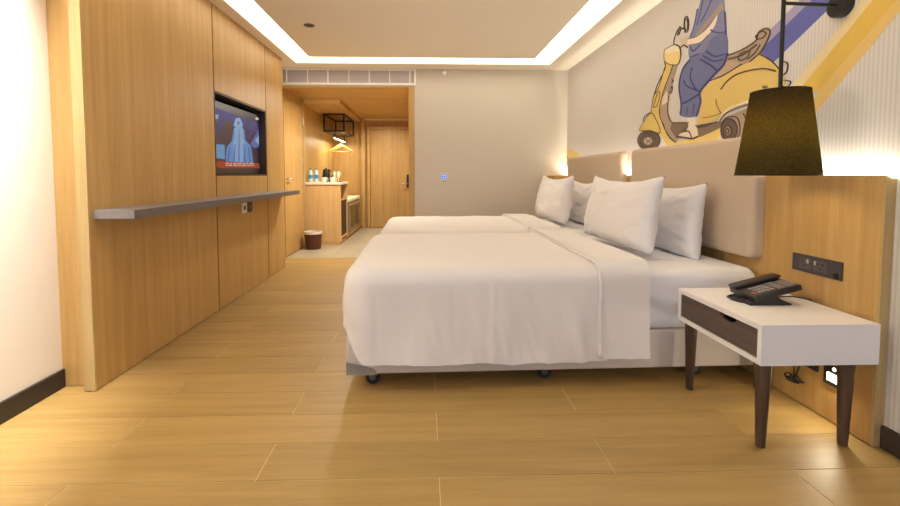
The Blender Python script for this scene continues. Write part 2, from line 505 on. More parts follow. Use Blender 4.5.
screen_shape('picture_backdrop', [(66, 105), (130, 130), (300, 190), (300, 240), (200, 200), (120, 165), (66, 160)], (70, 60, 128))
screen_shape('picture_beam', [(105, 150), (130, 155), (70, 260), (66, 215)], (70, 60, 120), lift=.0008)
screen_shape('picture_beam', [(225, 160), (255, 170), (205, 250), (195, 225)], (60, 52, 110), lift=.0008)
screen_shape('picture_beam', [(275, 180), (298, 188), (235, 270), (220, 250)], (64, 56, 118), lift=.0008)
screen_shape('picture_emblem', [(68, 140), (90, 145), (84, 165), (68, 160)], (150, 175, 225), lift=.001)
screen_shape('picture_panel', [(72, 285), (118, 288), (121, 358), (74, 352)], (112, 160, 205), lift=.001)
screen_shape('picture_glint', [(243, 285), (268, 240), (298, 215), (298, 300), (262, 305)], (98, 110, 180), lift=.001)
screen_shape('picture_glint', [(265, 270), (285, 240), (296, 250), (290, 290)], (150, 185, 225), lift=.0013)
screen_shape('picture_gown', [(162, 215), (172, 195), (198, 195), (212, 220), (220, 268), (245, 295), (256, 374), (124, 368), (128, 300), (152, 272)], (104, 150, 210), lift=.0013)
screen_shape('picture_bodice', [(163, 215), (173, 192), (198, 192), (211, 222), (216, 275), (205, 372), (165, 370), (158, 280)], (142, 176, 220), lift=.0016)
screen_shape('picture_veil', [(165, 180), (172, 160), (190, 158), (201, 178), (206, 200), (160, 198)], (140, 185, 230), lift=.0018)
screen_shape('picture_face', [(178, 180), (183, 174), (190, 177), (191, 187), (186, 194), (180, 190)], (150, 120, 130), lift=.002)
for fold in ([(140, 300), (145, 300), (138, 368), (131, 366)], [(166, 285), (170, 285), (166, 370), (160, 369)], [(186, 215), (189, 215), (190, 370), (184, 370)], [(208, 285), (212, 285), (220, 372), (213, 371)], [(232, 298), (237, 300), (246, 373), (238, 372)], [(164, 225), (168, 222), (160, 268), (157, 268)], [(206, 222), (209, 226), (217, 268), (213, 268)]):
    screen_shape('picture_fold', fold, (78, 112, 178), lift=.0019)
screen_shape('picture_banner', [(78, 375), (95, 366), (292, 378), (290, 402), (100, 400), (80, 392)], (176, 66, 34), lift=.002)
for r_, (ya, yb) in enumerate(((375, 381), (384, 391))):
    x = 122
    while x < 258:
        wd = random.choice((10, 16, 22))
        x2 = min(x + wd, 262)
        screen_shape('picture_caption', [(x, ya), (x2, ya + .6), (x2, yb), (x, yb - .6)], (236, 200, 180), lift=.0023)
        x = x2 + 5
screen_shape('picture_logo', [(268, 150), (298, 160), (298, 174), (268, 168)], (236, 226, 214), lift=.0015)

# socket plates under the ledge
for (y0, y1, m, lab) in ((3.86, 3.965, WHTP, 'cream socket plate under the grey ledge'), (3.975, 4.085, BLKP, 'black socket plate under the grey ledge')):
    t = tag(empty('socket_plate', (PANEL + .004, (y0 + y1) / 2, 0.72)), lab, 'socket', 'plates under the ledge')
    obj('plate', bx(PANEL + .0005, PANEL + .010, y0, y1, 0.715, 0.805, bev=0.003), m, t)
    obj('insert', bx(PANEL + .0101, PANEL + .013, y0 + .03, y1 - .03, 0.742, 0.778, bev=0.001), GREYP, t)

# ================================================================== AIR GRILLE, SWITCH, CEILING FITTINGS
GY = BACK
gp = lambda x, y: on_y(270 + x / 5.625, 50 + y / 5.622, GY)
gr = tag(empty('air_grille', (-0.95, GY - .005, 2.14)), 'long white air-conditioning grille over the hall opening', 'grille')
p0, p1 = gp(62, 118), gp(820, 206)
zt, zb = 2.337, 2.142
sec = [(72, 91), (98, 210), (215, 323), (330, 441), (447, 556), (562, 671), (676, 783), (790, 811)]
xs = [(gp(a, 127).x, gp(b_, 127).x) for a, b_ in sec]
z0s, z1s = 2.168, 2.318
GW = mat('grille_white', (250, 247, 240), 0.5)
bm = nb()
fx0, fx1 = xs[0][0] - .03, xs[-1][1] + .02
box(bm, fx0, fx1, GY - .016, GY - .001, z1s, zt); box(bm, fx0, fx1, GY - .016, GY - .001, zb, z0s)
prev = fx0
for a, b_ in xs:
    box(bm, prev, a, GY - .016, GY - .001, z0s, z1s); prev = b_
box(bm, prev, fx1, GY - .016, GY - .001, z0s, z1s)
obj('frame', bm, GW, gr)
GD = mat('grille_shadow', (196, 186, 186), 0.8); GL = mat('grille_louvre', (218, 210, 208), 0.6)
for a, b_ in xs:
    s = obj('louvre_panel', bx(a + .001, b_ - .001, GY - .004, GY - .001, z0s, z1s), GD, gr)
    n = 8
    for i in range(n):
        z = z0s + (i + .5) * (z1s - z0s) / n
        bm = nb(); prism(bm, [(a + .001, GY - .013, z - .005), (a + .001, GY - .0045, z + .003), (a + .001, GY - .0045, z + .005), (a + .001, GY - .013, z - .003)], (b_ - a - .002, 0, 0))
        obj('louvre', bm, GL, s)

sw = tag(empty('wall_switch', (0.225, BACK - .004, 1.0)), 'small square wall switch glowing blue beside the hall opening', 'switch')
obj('plate', bx(0.187, 0.273, BACK - .010, BACK - .0005, 0.985, 1.071, bev=0.003), WHTP, sw)
obj('glowing_panel', bx(0.20, 0.26, BACK - .0125, BACK - .0101, 0.998, 1.058), mat('switch_blue', (70, 100, 190), 0.4, emit=0.55, ecol=(66, 104, 214)), sw)
for (x, z) in ((0.212, 1.035), (0.236, 1.035), (0.212, 1.008), (0.236, 1.012)):
    obj('icon', bx(x, x + .013, BACK - .0138, BACK - .0126, z, z + .013), mat('switch_icon', (170, 215, 255), 0.4, emit=0.9), sw)

dt = tag(empty('sprinkler_head', (0.235, BACK - .02, 2.27)), 'small white sprinkler head high on the back wall', 'sprinkler')
obj('rose', lathe(nb(), [(0.03, BACK - .012), (0.034, BACK - .0005)], c=(0.235, 0, 2.285), n=16, axis='y'), WHTP, dt, smooth=True, auto=40)
obj('nozzle', lathe(nb(), [(0.02, BACK - .06), (0.014, BACK - .05), (0.012, BACK - .0121)], c=(0.235, 0, 2.285), n=14, axis='y'), CHROME, dt, smooth=True, auto=40)


def downlight(x, y, z, label, m):
    t = tag(empty('downlight', (x, y, z)), label, 'downlight')
    obj('rim', lathe(nb(), [(0.026, z - .001), (0.034, z - .006), (0.045, z - .005), (0.046, z - .0005), (0.026, z - .0004)], c=(x, y, 0), n=24), m, t, smooth=True, auto=40)
    obj('lens', lathe(nb(), [(0.0255, z - .002), (0.0255, z - .0006)], c=(x, y, 0), n=24), BLKP, t)


downlight(-1.0, 3.9, CEIL, 'small dark recessed downlight in the centre ceiling panel', GREYP)
downlight(-0.45, 6.6, HZ, 'small recessed downlight in the oak hall ceiling', OAK_PALE)

# ================================================================== HALL FURNITURE
mc = tag(empty('minibar_cabinet', (-1.5, 6.9, 0)), 'oak minibar cabinet with open shelves and pale worktop', 'cabinet')
cx0, cx1 = -1.795, -1.265
obj('end_panel', bx(cx0, cx1, 6.60, 6.625, 0.045, 0.905, bev=0.002, seg=1), OAK_LIGHT, mc)
obj('end_panel', bx(cx0, cx1, 7.145, 7.17, 0.045, 0.905, bev=0.002, seg=1), OAK_LIGHT, mc)
obj('back_panel', bx(cx0, cx0 + .02, 6.626, 7.144, 0.10, 0.905), OAK_LIGHT, mc)
obj('shelf', bx(cx0 + .021, cx1 - .01, 6.626, 7.144, 0.66, 0.68), OAK_LIGHT, mc)
obj('shelf', bx(cx0 + .021, cx1 - .004, 6.626, 7.144, 0.085, 0.115), OAK_LIGHT, mc)
obj('slatted_door', bx(cx1 - .04, cx1 - .025, 6.63, 7.14, 0.116, 0.655), mat('dark_mesh', (70, 48, 30), 0.7), mc)
for i in range(14):
    y = 6.65 + i * 0.035
    obj('slat', bx(cx1 - .024, cx1 - .014, y, y + .016, 0.118, 0.653), DARKW, mc)
obj('plinth', bx(cx0, cx1 - .03, 6.605, 7.16, 0.004, 0.044), OAK_LIGHT, mc)
obj('worktop', bx(cx0, cx1 + .015, 6.585, 7.18, 0.906, 0.945, bev=0.003), mat('cream_worktop', (240, 232, 208), 0.3), mc)
tag(obj('snack_box', bx(-1.42, -1.30, 6.72, 6.95, 0.681, 0.80, bev=0.004), BLKP), 'dark box on the upper shelf of the minibar cabinet', 'box')

pf = tag(empty('bench_plinth', (-1.5, 7.9, 0)), 'low oak platform carrying the small fridge', 'platform')
obj('deck', bx(cx0, cx1, 7.172, 8.655, 0.055, 0.10, bev=0.002, seg=1), OAK_Y, pf)
obj('kickboard', bx(cx0, cx1 - .03, 7.18, 8.65, 0.004, 0.0545), OAK_Y, pf)
fr = tag(empty('minibar_fridge', (-1.5, 7.9, 0.10)), 'small grey fridge with dark glass door and pale top', 'fridge')
obj('body', bx(-1.78, -1.275, 7.24, 8.45, 0.102, 0.60, bev=0.006), mat('fridge_grey', (120, 108, 92), 0.4, metal=0.2), fr)
dr = obj('door', bx(-1.2749, -1.262, 7.25, 8.44, 0.11, 0.59, bev=0.004), mat('fridge_door', (148, 134, 112), 0.35, metal=0.3), fr)
obj('door_glass', bx(-1.2619, -1.259, 7.48, 8.36, 0.16, 0.50), mat('dark_glass', (52, 44, 36), 0.12), dr)
obj('door_handle', bx(-1.2619, -1.24, 7.32, 8.38, 0.535, 0.56, bev=0.004), CHROME, dr)
obj('top', bx(-1.785, -1.255, 7.23, 8.46, 0.601, 0.655, bev=0.01), mat('cream_cushion', (238, 226, 190), 0.6), fr)

# litter bin
bn = tag(empty('litter_bin', (-1.60, 6.25, 0)), 'round dark brown litter bin with white rim beside the oak cabinet', 'bin')
obj('body', lathe(nb(), [(0.105, 0.002), (0.122, 0.215), (0.112, 0.215), (0.097, 0.012)], c=(-1.60, 6.28, 0), n=32, cap=False), mat('brown_leatherette', (84, 44, 26), 0.45), bn, smooth=True, auto=40)
obj('bottom', lathe(nb(), [(0.096, 0.004), (0.096, 0.012)], c=(-1.60, 6.28, 0), n=32), BLKP, bn)
obj('rim', lathe(nb(), [(0.126, 0.216), (0.128, 0.250), (0.112, 0.250), (0.110, 0.216)], c=(-1.60, 6.28, 0), n=32, cap=False), WHTP, bn, smooth=True, auto=40)

# things on the worktop
WT = 0.946
BOT = mat('bottle_water', (190, 214, 214), 0.15, spec=0.7); LBL = mat('bottle_blue_label', (56, 140, 190), 0.4)


def bottle(x, y, label):
    t = tag(empty('water_bottle', (x, y, WT)), label, 'bottle', 'water bottles on the minibar')
    z = WT
    obj('body', lathe(nb(), [(0.030, z), (0.033, z + .01), (0.033, z + .12), (0.026, z + .15), (0.013, z + .175), (0.013, z + .185)], c=(x, y, 0), n=18), BOT, t, smooth=True, auto=40)
    obj('paper_label', lathe(nb(), [(0.0336, z + .05), (0.0336, z + .105)], c=(x, y, 0), n=18, cap=False), LBL, t, smooth=True)
    obj('cap', lathe(nb(), [(0.015, z + .1851), (0.015, z + .205)], c=(x, y, 0), n=14), LBL, t, smooth=True, auto=40)


bottle(-1.73, 6.70, 'blue-labelled water bottle nearest the hall door post')
bottle(-1.645, 6.70, 'blue-labelled water bottle beside the black kettle')
kt = tag(empty('kettle', (-1.53, 6.85, WT)), 'black electric kettle behind the bottles', 'kettle')
obj('body', lathe(nb(), [(0.06, WT + .02), (0.066, WT + .04), (0.052, WT + .16), (0.045, WT + .19), (0.012, WT + .20), (0.012, WT + .215)], c=(-1.53, 6.85, 0), n=20), BLKP, kt, smooth=True, auto=40)
obj('base', lathe(nb(), [(0.07, WT), (0.068, WT + .019)], c=(-1.53, 6.85, 0), n=20), BLKP, kt)
obj('handle', tube(nb(), [(-1.485, 6.85, WT + .17), (-1.435, 6.85, WT + .165), (-1.425, 6.85, WT + .10), (-1.465, 6.85, WT + .06)], 0.009), BLKP, kt, smooth=True)
CER = mat('white_ceramic', (242, 236, 222), 0.2)


def cup(x, y, label):
    t = tag(empty('cup', (x, y, WT)), label, 'cup', 'cups on the minibar')
    obj('bowl', lathe(nb(), [(0.026, WT), (0.04, WT + .03), (0.043, WT + .07), (0.039, WT + .07), (0.035, WT + .03), (0.02, WT + .008)], c=(x, y, 0), n=20), CER, t, smooth=True, auto=50)
    obj('handle', tube(nb(), [(x + .041, y, WT + .058), (x + .066, y, WT + .05), (x + .062, y, WT + .028), (x + .038, y, WT + .022)], 0.005), CER, t, smooth=True)


cup(-1.525, 6.66, 'white cup standing in front of the black kettle')
cup(-1.40, 6.68, 'white cup to the right of the kettle')


def goblet(x, y, label):
    t = tag(empty('glass_goblet', (x, y, WT)), label, 'glass', 'upturned glasses')
    GL_ = mat('clear_tumbler', (246, 236, 212), 0.1, spec=0.8)
    obj('bowl', lathe(nb(), [(0.010, WT + .06), (0.028, WT + .09), (0.030, WT + .13), (0.022, WT + .155), (0.019, WT + .155), (0.026, WT + .13), (0.02, WT + .085)], c=(x, y, 0), n=18), GL_, t, smooth=True, auto=50)
    obj('stem', lathe(nb(), [(0.03, WT), (0.028, WT + .004), (0.005, WT + .008), (0.005, WT + .0599)], c=(x, y, 0), n=14), GL_, t, smooth=True, auto=50)


goblet(-1.435, 6.96, 'stemmed glass next to the black kettle')
goblet(-1.335, 6.80, 'stemmed glass nearest the open end of the worktop')
tag(obj('coaster', lathe(nb(), [(0.035, WT), (0.038, WT + .006), (0.036, WT + .012)], c=(-1.29, 6.68, 0), n=20), BLKP), 'small dark coaster at the worktop edge', 'coaster')

# hanging luggage frame
hf = tag(empty('hanging_frame', (-1.55, 8.05, 1.79)), 'black metal frame shelf hung under the oak niche board', 'shelf frame')
fx = (-1.72, -1.385); fy = (7.58, 8.55); fz = (1.795, 2.078)
T = 0.012
for x in fx:
    for y in fy: obj('upright', bx(x - T, x + T, y - T, y + T, fz[0] - T, 2.0895), BLK, hf)
for z in fz:
    for x in fx: obj('long_rail', bx(x - T, x + T, fy[0] + T, fy[1] - T, z - T, z + T), BLK, hf)
    for y in fy: obj('cross_rail', bx(fx[0] + T, fx[1] - T, y - T, y + T, z - T, z + T), BLK, hf)
obj('shelf_board', bx(fx[0] + T, fx[1] - T, fy[0] + T, fy[1] - T, fz[0] - .006, fz[0] + .006), mat('dark_grey_board', (66, 60, 58), 0.5), hf)
# lit hanging rail
rl = tag(empty('clothes_rail', (-1.55, 8.05, 1.68)), 'lit white clothes rail under the black frame shelf', 'rail')
for y in (7.62, 8.50): obj('hanger_rod', bx(-1.556, -1.544, y - .006, y + .006, 1.705, 1.787), BLK, rl)
obj('rail', bx(-1.562, -1.538, 7.58, 8.54, 1.682, 1.7045, bev=0.002), BLK, rl)
obj('led_strip', bx(-1.560, -1.540, 7.59, 8.53, 1.674, 1.6815), mat('led_white', (255, 248, 230), 0.5, emit=14, ecol=(255, 236, 196)), rl)
area('rail_led_light', (-1.55, 8.06, 1.670), (0, 0, 0), 0.02, 0.9, 8, (1.0, 0.88, 0.62))
HW = mat('blond_hanger_wood', (226, 190, 112), 0.4)


def hanger(y, label, tw):
    t = tag(empty('clothes_hanger', (-1.55, y, 1.50)), label, 'hanger', 'hangers on the lit rail')
    c, s = math.cos(tw), math.sin(tw)
    P = lambda u, z: (-1.55 + u * c, y + u * s, z)
    hook = [P(0.0, 1.60)] + [P(0.0, 1.655)] + [P(0.024 * math.sin(a), 1.683 - 0.024 * math.cos(a) + .004) for a in [R(k) for k in range(20, 250, 25)]]
    obj('hook', tube(nb(), hook, 0.003, n=6), CHROME, t, smooth=True)
    pts = [P(u, 1.60 - 0.12 * (abs(u) / .215) ** 1.1) for u in [-.215 + .43 * k / 16 for k in range(17)]]
    obj('shoulder_bar', tube(nb(), pts, 0.012), HW, t, smooth=True)
    obj('trouser_bar', tube(nb(), [P(-.20, 1.474), P(.20, 1.474)], 0.006), HW, t, smooth=True)


hanger(8.10, 'blond wooden hanger nearest the room on the lit rail', R(4))
hanger(8.20, 'blond wooden hanger second from the room on the lit rail', R(-5))
hanger(8.32, 'blond wooden hanger furthest along the lit rail', R(7))

# ================================================================== HEADBOARDS
def headboard(y0, y1, label):
    bm = box(nb(), 1.65, 1.7185, y0, y1, 0.62, 1.252)
    es = [e for e in bm.edges if min(v.co.x for v in e.verts) < 1.655]
    bmesh.ops.bevel(bm, geom=es, offset=0.036, segments=6, profile=0.55, affect='EDGES')
    es = [e for e in bm.edges if e.calc_length() > 0.02 and abs(e.verts[0].co.x - e.verts[1].co.x) > 0.04]
    t = tag(empty('headboard', (1.67, (y0 + y1) / 2, 0.62)), label, 'headboard', 'upholstered headboards')
    obj('cushion', bm, UPH, t, smooth=True, auto=50)
    obj('back_board', bx(1.7186, 1.7196, y0 + .04, y1 - .04, 0.66, 1.20), DARK, t)


headboard(2.175, 3.515, 'beige padded headboard behind the nearer bed')
headboard(3.71, 5.10, 'beige padded headboard behind the bed by the far wall')

# small oak ledge in the far corner
lg = tag(empty('corner_ledge', (1.62, 5.40, 0.98)), 'small oak ledge in the far corner behind the pillows', 'ledge')
obj('board', bx(1.52, WOODR - .001, 5.20, BACK - .001, 0.985, 1.042, bev=0.002, seg=1), OAK_X, lg)
obj('under_shade', bx(1.53, WOODR - .002, 5.21, BACK - .002, 0.955, 0.9845), BLKP, lg)  # black strip put in for the shade beneath the oak board

# ================================================================== BEDS
def smooth01(t):
    t = max(0, min(1, t)); return t * t * (3 - 2 * t)


def cloth(x0, x1, y0, y1, zt, r, Rc, foot, near, far, seed, wav=0.010, puff=0.012, ridge=None):
    """draped rectangle: flat top plus skirts on the foot, near and far sides (hem heights or None)"""
    bm = nb()
    rnd = random.Random(seed)
    ph = [rnd.uniform(0, 6.28) for _ in range(8)]
    # boundary path (inset by r) with outward normals: far side -> foot -> near side
    path = []
    st = 0.012
    ix0 = x0 + r if foot is not None else x0
    iy0 = y0 + r if near is not None else y0
    iy1 = y1 - r if far is not None else y1
    rc = Rc

    def line(a, b_, n, hem):
        L = math.dist(a, b_); k = max(1, int(L / st))
        for i in range(k + 1): path.append((a[0] + (b_[0] - a[0]) * i / k, a[1] + (b_[1] - a[1]) * i / k, n[0], n[1], hem))

    def arc(c, a0, a1, hem0, hem1, ta=0.0, tb=1.0):
        for i in range(1, 20):
            t = i / 20; a = a0 + (a1 - a0) * t
            path.append((c[0] + rc * math.cos(a), c[1] + rc * math.sin(a), math.cos(a), math.sin(a), hem0 + (hem1 - hem0) * smooth01((t - ta) / (tb - ta))))
    if far is not None: line((x1, iy1), (ix0 + (rc if foot is not None else 0), iy1), (0, 1), far)
    if foot is not None:
        if far is not None: arc((ix0 + rc, iy1 - rc), R(90), R(180), far, foot)
        line((ix0, iy1 - (rc if far is not None else 0)), (ix0, iy0 + rc), (-1, 0), foot)
        if near is not None: arc((ix0 + rc, iy0 + rc), R(180), R(270), foot, near, 0.30, 0.85)
    if near is not None: line((ix0 + (rc if foot is not None else 0), iy0), (x1, iy0), (0, -1), near)
    rows = []
    s = 0
    for i, (px, py, nx, ny, hem) in enumerate(path):
        if i: s += math.dist(path[i - 1][:2], (px, py))
        col = []
        for k in range(7):
            a = k / 6 * math.pi / 2
            col.append((r * math.sin(a), zt - r * (1 - math.cos(a))))
        zc = zt - r
        hw = hem + 0.012 * noise.noise((s * 3.2 + seed, 1.7, 0)) + 0.006 * noise.noise((s * 11 + seed, 4.1, 0))
        nk = 22
        for k in range(1, nk + 1): col.append((r, zc + (hw - zc) * k / nk))
        ring = []
        for (o, z) in col:
            d = max(0, (zt - z) / max(.05, zt - hem))
            q_ = s + .10 * d * math.sin(ph[2] + s * 2)
            wv = wav * d ** 0.9 * (1.5 * noise.noise((q_ * 6 + seed, d * 1.3, 0)) + 0.9 * noise.noise((q_ * 15 + seed, d * 2.0, 2)) + 0.35 * noise.noise((q_ * 36, d * 3.0, 5)))
            wv += 0.006 * d * noise.noise((px * 5, py * 5 + 3.1 * seed, z * 4))
            if ridge is not None and ny == -1: wv += 0.005 * math.exp(-((px - ridge) / .010) ** 2) * min(1, d * 6)
            flare = 0.012 * d
            ring.append(bm.verts.new((px + nx * (o + wv + flare), py + ny * (o + wv + flare), z + 0.002 * noise.noise((px * 6, py * 6, seed)))))
        rows.append(ring)
    for a, b_ in zip(rows, rows[1:]):
        for k in range(len(a) - 1): bm.faces.new((a[k], a[k + 1], b_[k + 1], b_[k]))
    # top
    NX, NY = 40, 40
    X0, X1, Y0, Y1 = ix0, x1, iy0, iy1
    vs = []
    for i in range(NX + 1):
        u = i / NX; row = []
        for j in range(NY + 1):
            v = j / NY
            x = X0 + (X1 - X0) * u; y = Y0 + (Y1 - Y0) * v
            # round the plan corners at the foot
            if foot is not None:
                for (sy, on) in ((0, near is not None), (1, far is not None)):
                    if not on: continue
                    cy = Y0 + rc if sy == 0 else Y1 - rc
                    cxx = X0 + rc
                    if x < cxx and ((sy == 0 and y < cy) or (sy == 1 and y > cy)):
                        dx, dy = x - cxx, y - cy; l = math.hypot(dx, dy); m_ = max(abs(dx), abs(dy))
                        if l > 1e-6: x = cxx + dx * m_ / l; y = cy + dy * m_ / l
            e = min(1, min((x - X0) / .1 if foot is not None else 1, (y - Y0) / .1 if near is not None else 1, (Y1 - y) / .1 if far is not None else 1))
            e = smooth01(e)
            z = zt + e * (puff * (0.6 + 0.8 * noise.noise((x * 3 + seed, y * 3, 0))) + 0.004 * noise.noise((x * 9, y * 9, seed))) + 0.002 * noise.noise((x * 6, y * 6, seed))
            row.append(bm.verts.new((x, y, z)))
        vs.append(row)
    for i in range(NX):
        for j in range(NY): bm.faces.new((vs[i][j], vs[i + 1][j], vs[i + 1][j + 1], vs[i][j + 1]))
    bmesh.ops.remove_doubles(bm, verts=bm.verts, dist=0.0006)
    return bm


def mattress_mesh(L, W, z0, z1, r, seed):
    """soft rounded slab with tucked, slightly creased sides"""
    bm = nb()
    rnd = random.Random(seed)
    n = 28
    path = []
    rc = 0.055
    for (cx, cy, a0) in ((L - rc, W - rc, 0), (rc, W - rc, 90), (rc, rc, 180), (L - rc, rc, 270)):
        for k in range(9):
            a = R(a0 + 90 * k / 8); path.append((cx + rc * math.cos(a), cy + rc * math.sin(a), math.cos(a), math.sin(a)))
    # densify the straight runs
    dense = []
    for i, p in enumerate(path):
        q = path[(i + 1) % len(path)]
        d = math.dist(p[:2], q[:2]); kk = max(1, int(d / .02))
        for t in range(kk):
            f = t / kk; dense.append(tuple(p[c] + (q[c] - p[c]) * f for c in range(4)))
    prof = []
    for k in range(9):
        a = R(90 * k / 8); prof.append((-r + r * math.sin(a), z1 - r + r * math.cos(a)))
    for k in range(1, 14): prof.append((0.006 * math.sin(math.pi * k / 13), z1 - r + (z0 + .02 - z1 + r) * k / 13))
    prof += [(-0.006, z0 + .008), (-0.02, z0)]
    rings = []
    for (o, z) in prof:
        ring = []
        for (x, y, nx, ny) in dense:
            t = (z1 - z) / (z1 - z0)
            cr = 0.019 * t * (1 - .3 * t) * (noise.noise(((x + y) * 6 + z * 14, z * 5, seed)) + .6 * noise.noise(((x + y) * 15 - z * 30, z * 9, seed + 3)))
            ring.append(bm.verts.new((x + nx * (o + cr), y + ny * (o + cr), z)))
        rings.append(ring)
    m_ = len(dense)
    for a, b_ in zip(rings, rings[1:]):
        for i in range(m_): bm.faces.new((a[i], a[(i + 1) % m_], b_[(i + 1) % m_], b_[i]))
    bm.faces.new(rings[-1])
    # inner rings of the top
    last = rings[0]
    for sc_, dz in ((.82, .004), (.6, .007), (.35, .009)):
        ring = [bm.verts.new((L / 2 + (v.co.x - L / 2) * sc_, W / 2 + (v.co.y - W / 2) * sc_, z1 + dz + .003 * noise.noise((v.co.x * 4, v.co.y * 4, sc_)))) for v in rings[0]]
        for i in range(m_): bm.faces.new((last[i], ring[i], ring[(i + 1) % m_], last[(i + 1) % m_]))
        last = ring
    bm.faces.new(last)
    return bm


def pillow_mesh(wd, ht, th, seed):
    """thickness along x, width along y, height along z, base at z = 0"""
    bm = nb(); N = 36
    sides = []
    for sgn in (-1, 1):
        g = []
        for i in range(N + 1):
            u = -1 + 2 * i / N; row = []
            for j in range(N + 1):
                v = -1 + 2 * j / N
                c = 0.10
                y = u * wd / 2 * (1 - c * (1 - v * v) * abs(u))
                z = v * ht / 2 * (1 - c * (1.9 if v > 0 else 0.35) * (1 - u * u) * abs(v))
                f = max(0, (1 - abs(u) ** 2.2)) * max(0, (1 - abs(v) ** 2.2))
                t = th / 2 * f ** 0.42 * (1 - .22 * v)
                wr = 0.013 * noise.noise((u * 2.3 + seed, v * 2.3, sgn * 2)) + 0.0065 * noise.noise((u * 5 + v * 3, v * 5 - u * 2 + seed, sgn)) 
                ang = math.atan2(abs(v), abs(u))
                wr += 0.007 * math.sin(ang * 24 + seed) * (abs(u) * abs(v)) ** 1.0
                x = sgn * (t + wr * min(1, f * 3))
                row.append(bm.verts.new((x, y + .006 * noise.noise((v * 3, seed, u)), z + ht / 2 + .006 * noise.noise((u * 3, seed + 5, v)))))
            g.append(row)
        for i in range(N):
            for j in range(N): bm.faces.new((g[i][j], g[i + 1][j], g[i + 1][j + 1], g[i][j + 1]))
        sides.append(g)
    bmesh.ops.remove_doubles(bm, verts=bm.verts, dist=0.0008)
    return bm


def bed(ox, oy, rz, which, seed, W=1.28):
    L = 2.08
    M = Matrix.Translation((ox, oy, 0)) @ Matrix.Rotation(rz, 4, 'Z')

    def put(o, label, cat, grp):
        o.location = (ox, oy, 0); o.rotation_euler = (0, 0, rz); tag(o, label, cat, grp); return o
    bs = put(empty('bed_base', (ox, oy, 0)), 'beige fabric box base of the %s bed' % which, 'bed base', 'bed bases')
    obj('box', box(nb(), 0, L, 0.0, W, 0.078, 0.272, bev=0.012, seg=3), BASEF, bs, local=True, smooth=True, auto=40)
    GREYC = mat('grey_corner_guard', (142, 134, 126), 0.7)
    for (cx, cy, sx, sy) in ((0, 0, 1, 1), (0, W, 1, -1)):
        bm = nb()
        p = [(cx - .002 * sx, cy - .002 * sy)]
        prism(bm, [(cx - .002, cy - .002 * sy, 0.0765), (cx + .15, cy - .002 * sy, 0.0765), (cx + .135, cy - .002 * sy, 0.105), (cx + .09, cy - .002 * sy, 0.12), (cx - .002, cy - .002 * sy, 0.142)], (0, 0.0015 * sy, 0))
        prism(bm, [(cx - .0025, cy, 0.0765), (cx - .0025, cy + .12 * sy, 0.0765), (cx - .0025, cy + .10 * sy, 0.115), (cx - .0025, cy, 0.142)], (0.002, 0, 0))
        obj('corner_guard', bm, GREYC, bs, local=True)
    for (cx, cy) in ((.12, .08), (1.0, .10), (1.80, .10), (.12, W - .1), (1.0, W - .1), (1.80, W - .1)):
        c = obj('caster', lathe(nb(), [(0.012, cy - .022), (0.034, cy - .022), (0.036, cy - .016), (0.036, cy + .016), (0.034, cy + .022), (0.012, cy + .022)], c=(cx, 0, 0.0365), n=20, axis='y'), BLKP, bs, local=True, smooth=True, auto=40)
        obj('caster_hub', lathe(nb(), [(0.014, cy - .026), (0.016, cy - .0225)], c=(cx, 0, 0.0365), n=14, axis='y'), GREYP, c, local=True)
        obj('caster_plate', bx(cx - .03, cx + .03, cy - .03, cy + .03, 0.072, 0.079), BLKP, c, local=True)
    put(obj('mattress', mattress_mesh(L, W - .02, 0.273, 0.575, 0.06, seed), SHEET, None, smooth=True, local=True), 'white sheeted mattress of the %s bed' % which, 'mattress', 'mattresses').location = M @ Vector((0.005, .01, 0))
    far = 0.33
    du = put(empty('duvet', (ox, oy, 0.3)), 'white duvet with turned-down top on the %s bed' % which, 'duvet', 'duvets')
    obj('cover', cloth(-0.018, 1.27, -0.035 if seed == 1 else -.01, W + .01, 0.605, 0.085, 0.06, 0.30, 0.142 if seed == 1 else far, far, seed, wav=.015 if seed == 1 else .004, ridge=0.71 if seed == 1 else None), LINEN, du, smooth=True, local=True)
    obj('turned_down_fold', cloth(1.225, 1.475, -0.055 if seed == 1 else -.02, W + .02, 0.632, 0.085, 0.03, None, 0.165 if seed == 1 else far, far, seed + 5, wav=.006 if seed == 1 else .004, puff=0.006), LINEN, du, smooth=True, local=True)
    # rolled edge of the fold
    pts = []
    for k in range(25):
        pts.append((1.227, W - .06 - (W - .09) * k / 24, 0.622 + .002 * math.sin(k)))
    pts += [(1.227, (-0.055 if seed == 1 else -.02) + .085 - .085 * math.sin(a), 0.622 - .085 * (1 - math.cos(a))) for a in [R(x) for x in (20, 45, 70, 90)]]
    if seed == 1: pts += [(1.227 + .002 * math.sin(k * .9), -0.060 - .014 * k / 12, 0.53 - .36 * k / 12) for k in range(1, 13)]
    obj('fold_edge', tube(nb(), pts, 0.009, n=8), LINEN, du, smooth=True, local=True)
    dy = 0.0 if seed == 1 else 0.12
    gp_ = 'pillows standing against the headboards'
    for (lx, ly, lean, rzz, wd, lab, sd) in ((1.60, W * .5 - .0 + dy, R(9), R(1), 0.90, 'front white pillow on the %s bed' % which, seed + 1), (1.912, W * .5 + .005 + dy, R(5), R(-2), 0.84, 'rear white pillow against the headboard of the %s bed' % which, seed + 2)):
        p = obj('pillow', pillow_mesh(wd, 0.44, 0.20 if lx < 1.7 else 0.18, sd), LINEN2, None, smooth=True, local=True)
        tag(p, lab, 'pillow', gp_)
        zb = 0.612 if lx < 1.7 else 0.568
        p.location = M @ Vector((lx, ly, zb)); p.rotation_euler = (0, lean, rz + rzz)
    return du


bed(-0.385, 2.105, R(1.1), 'nearer', 1)
bed(-0.375, 3.49, R(0.6), 'far', 11)

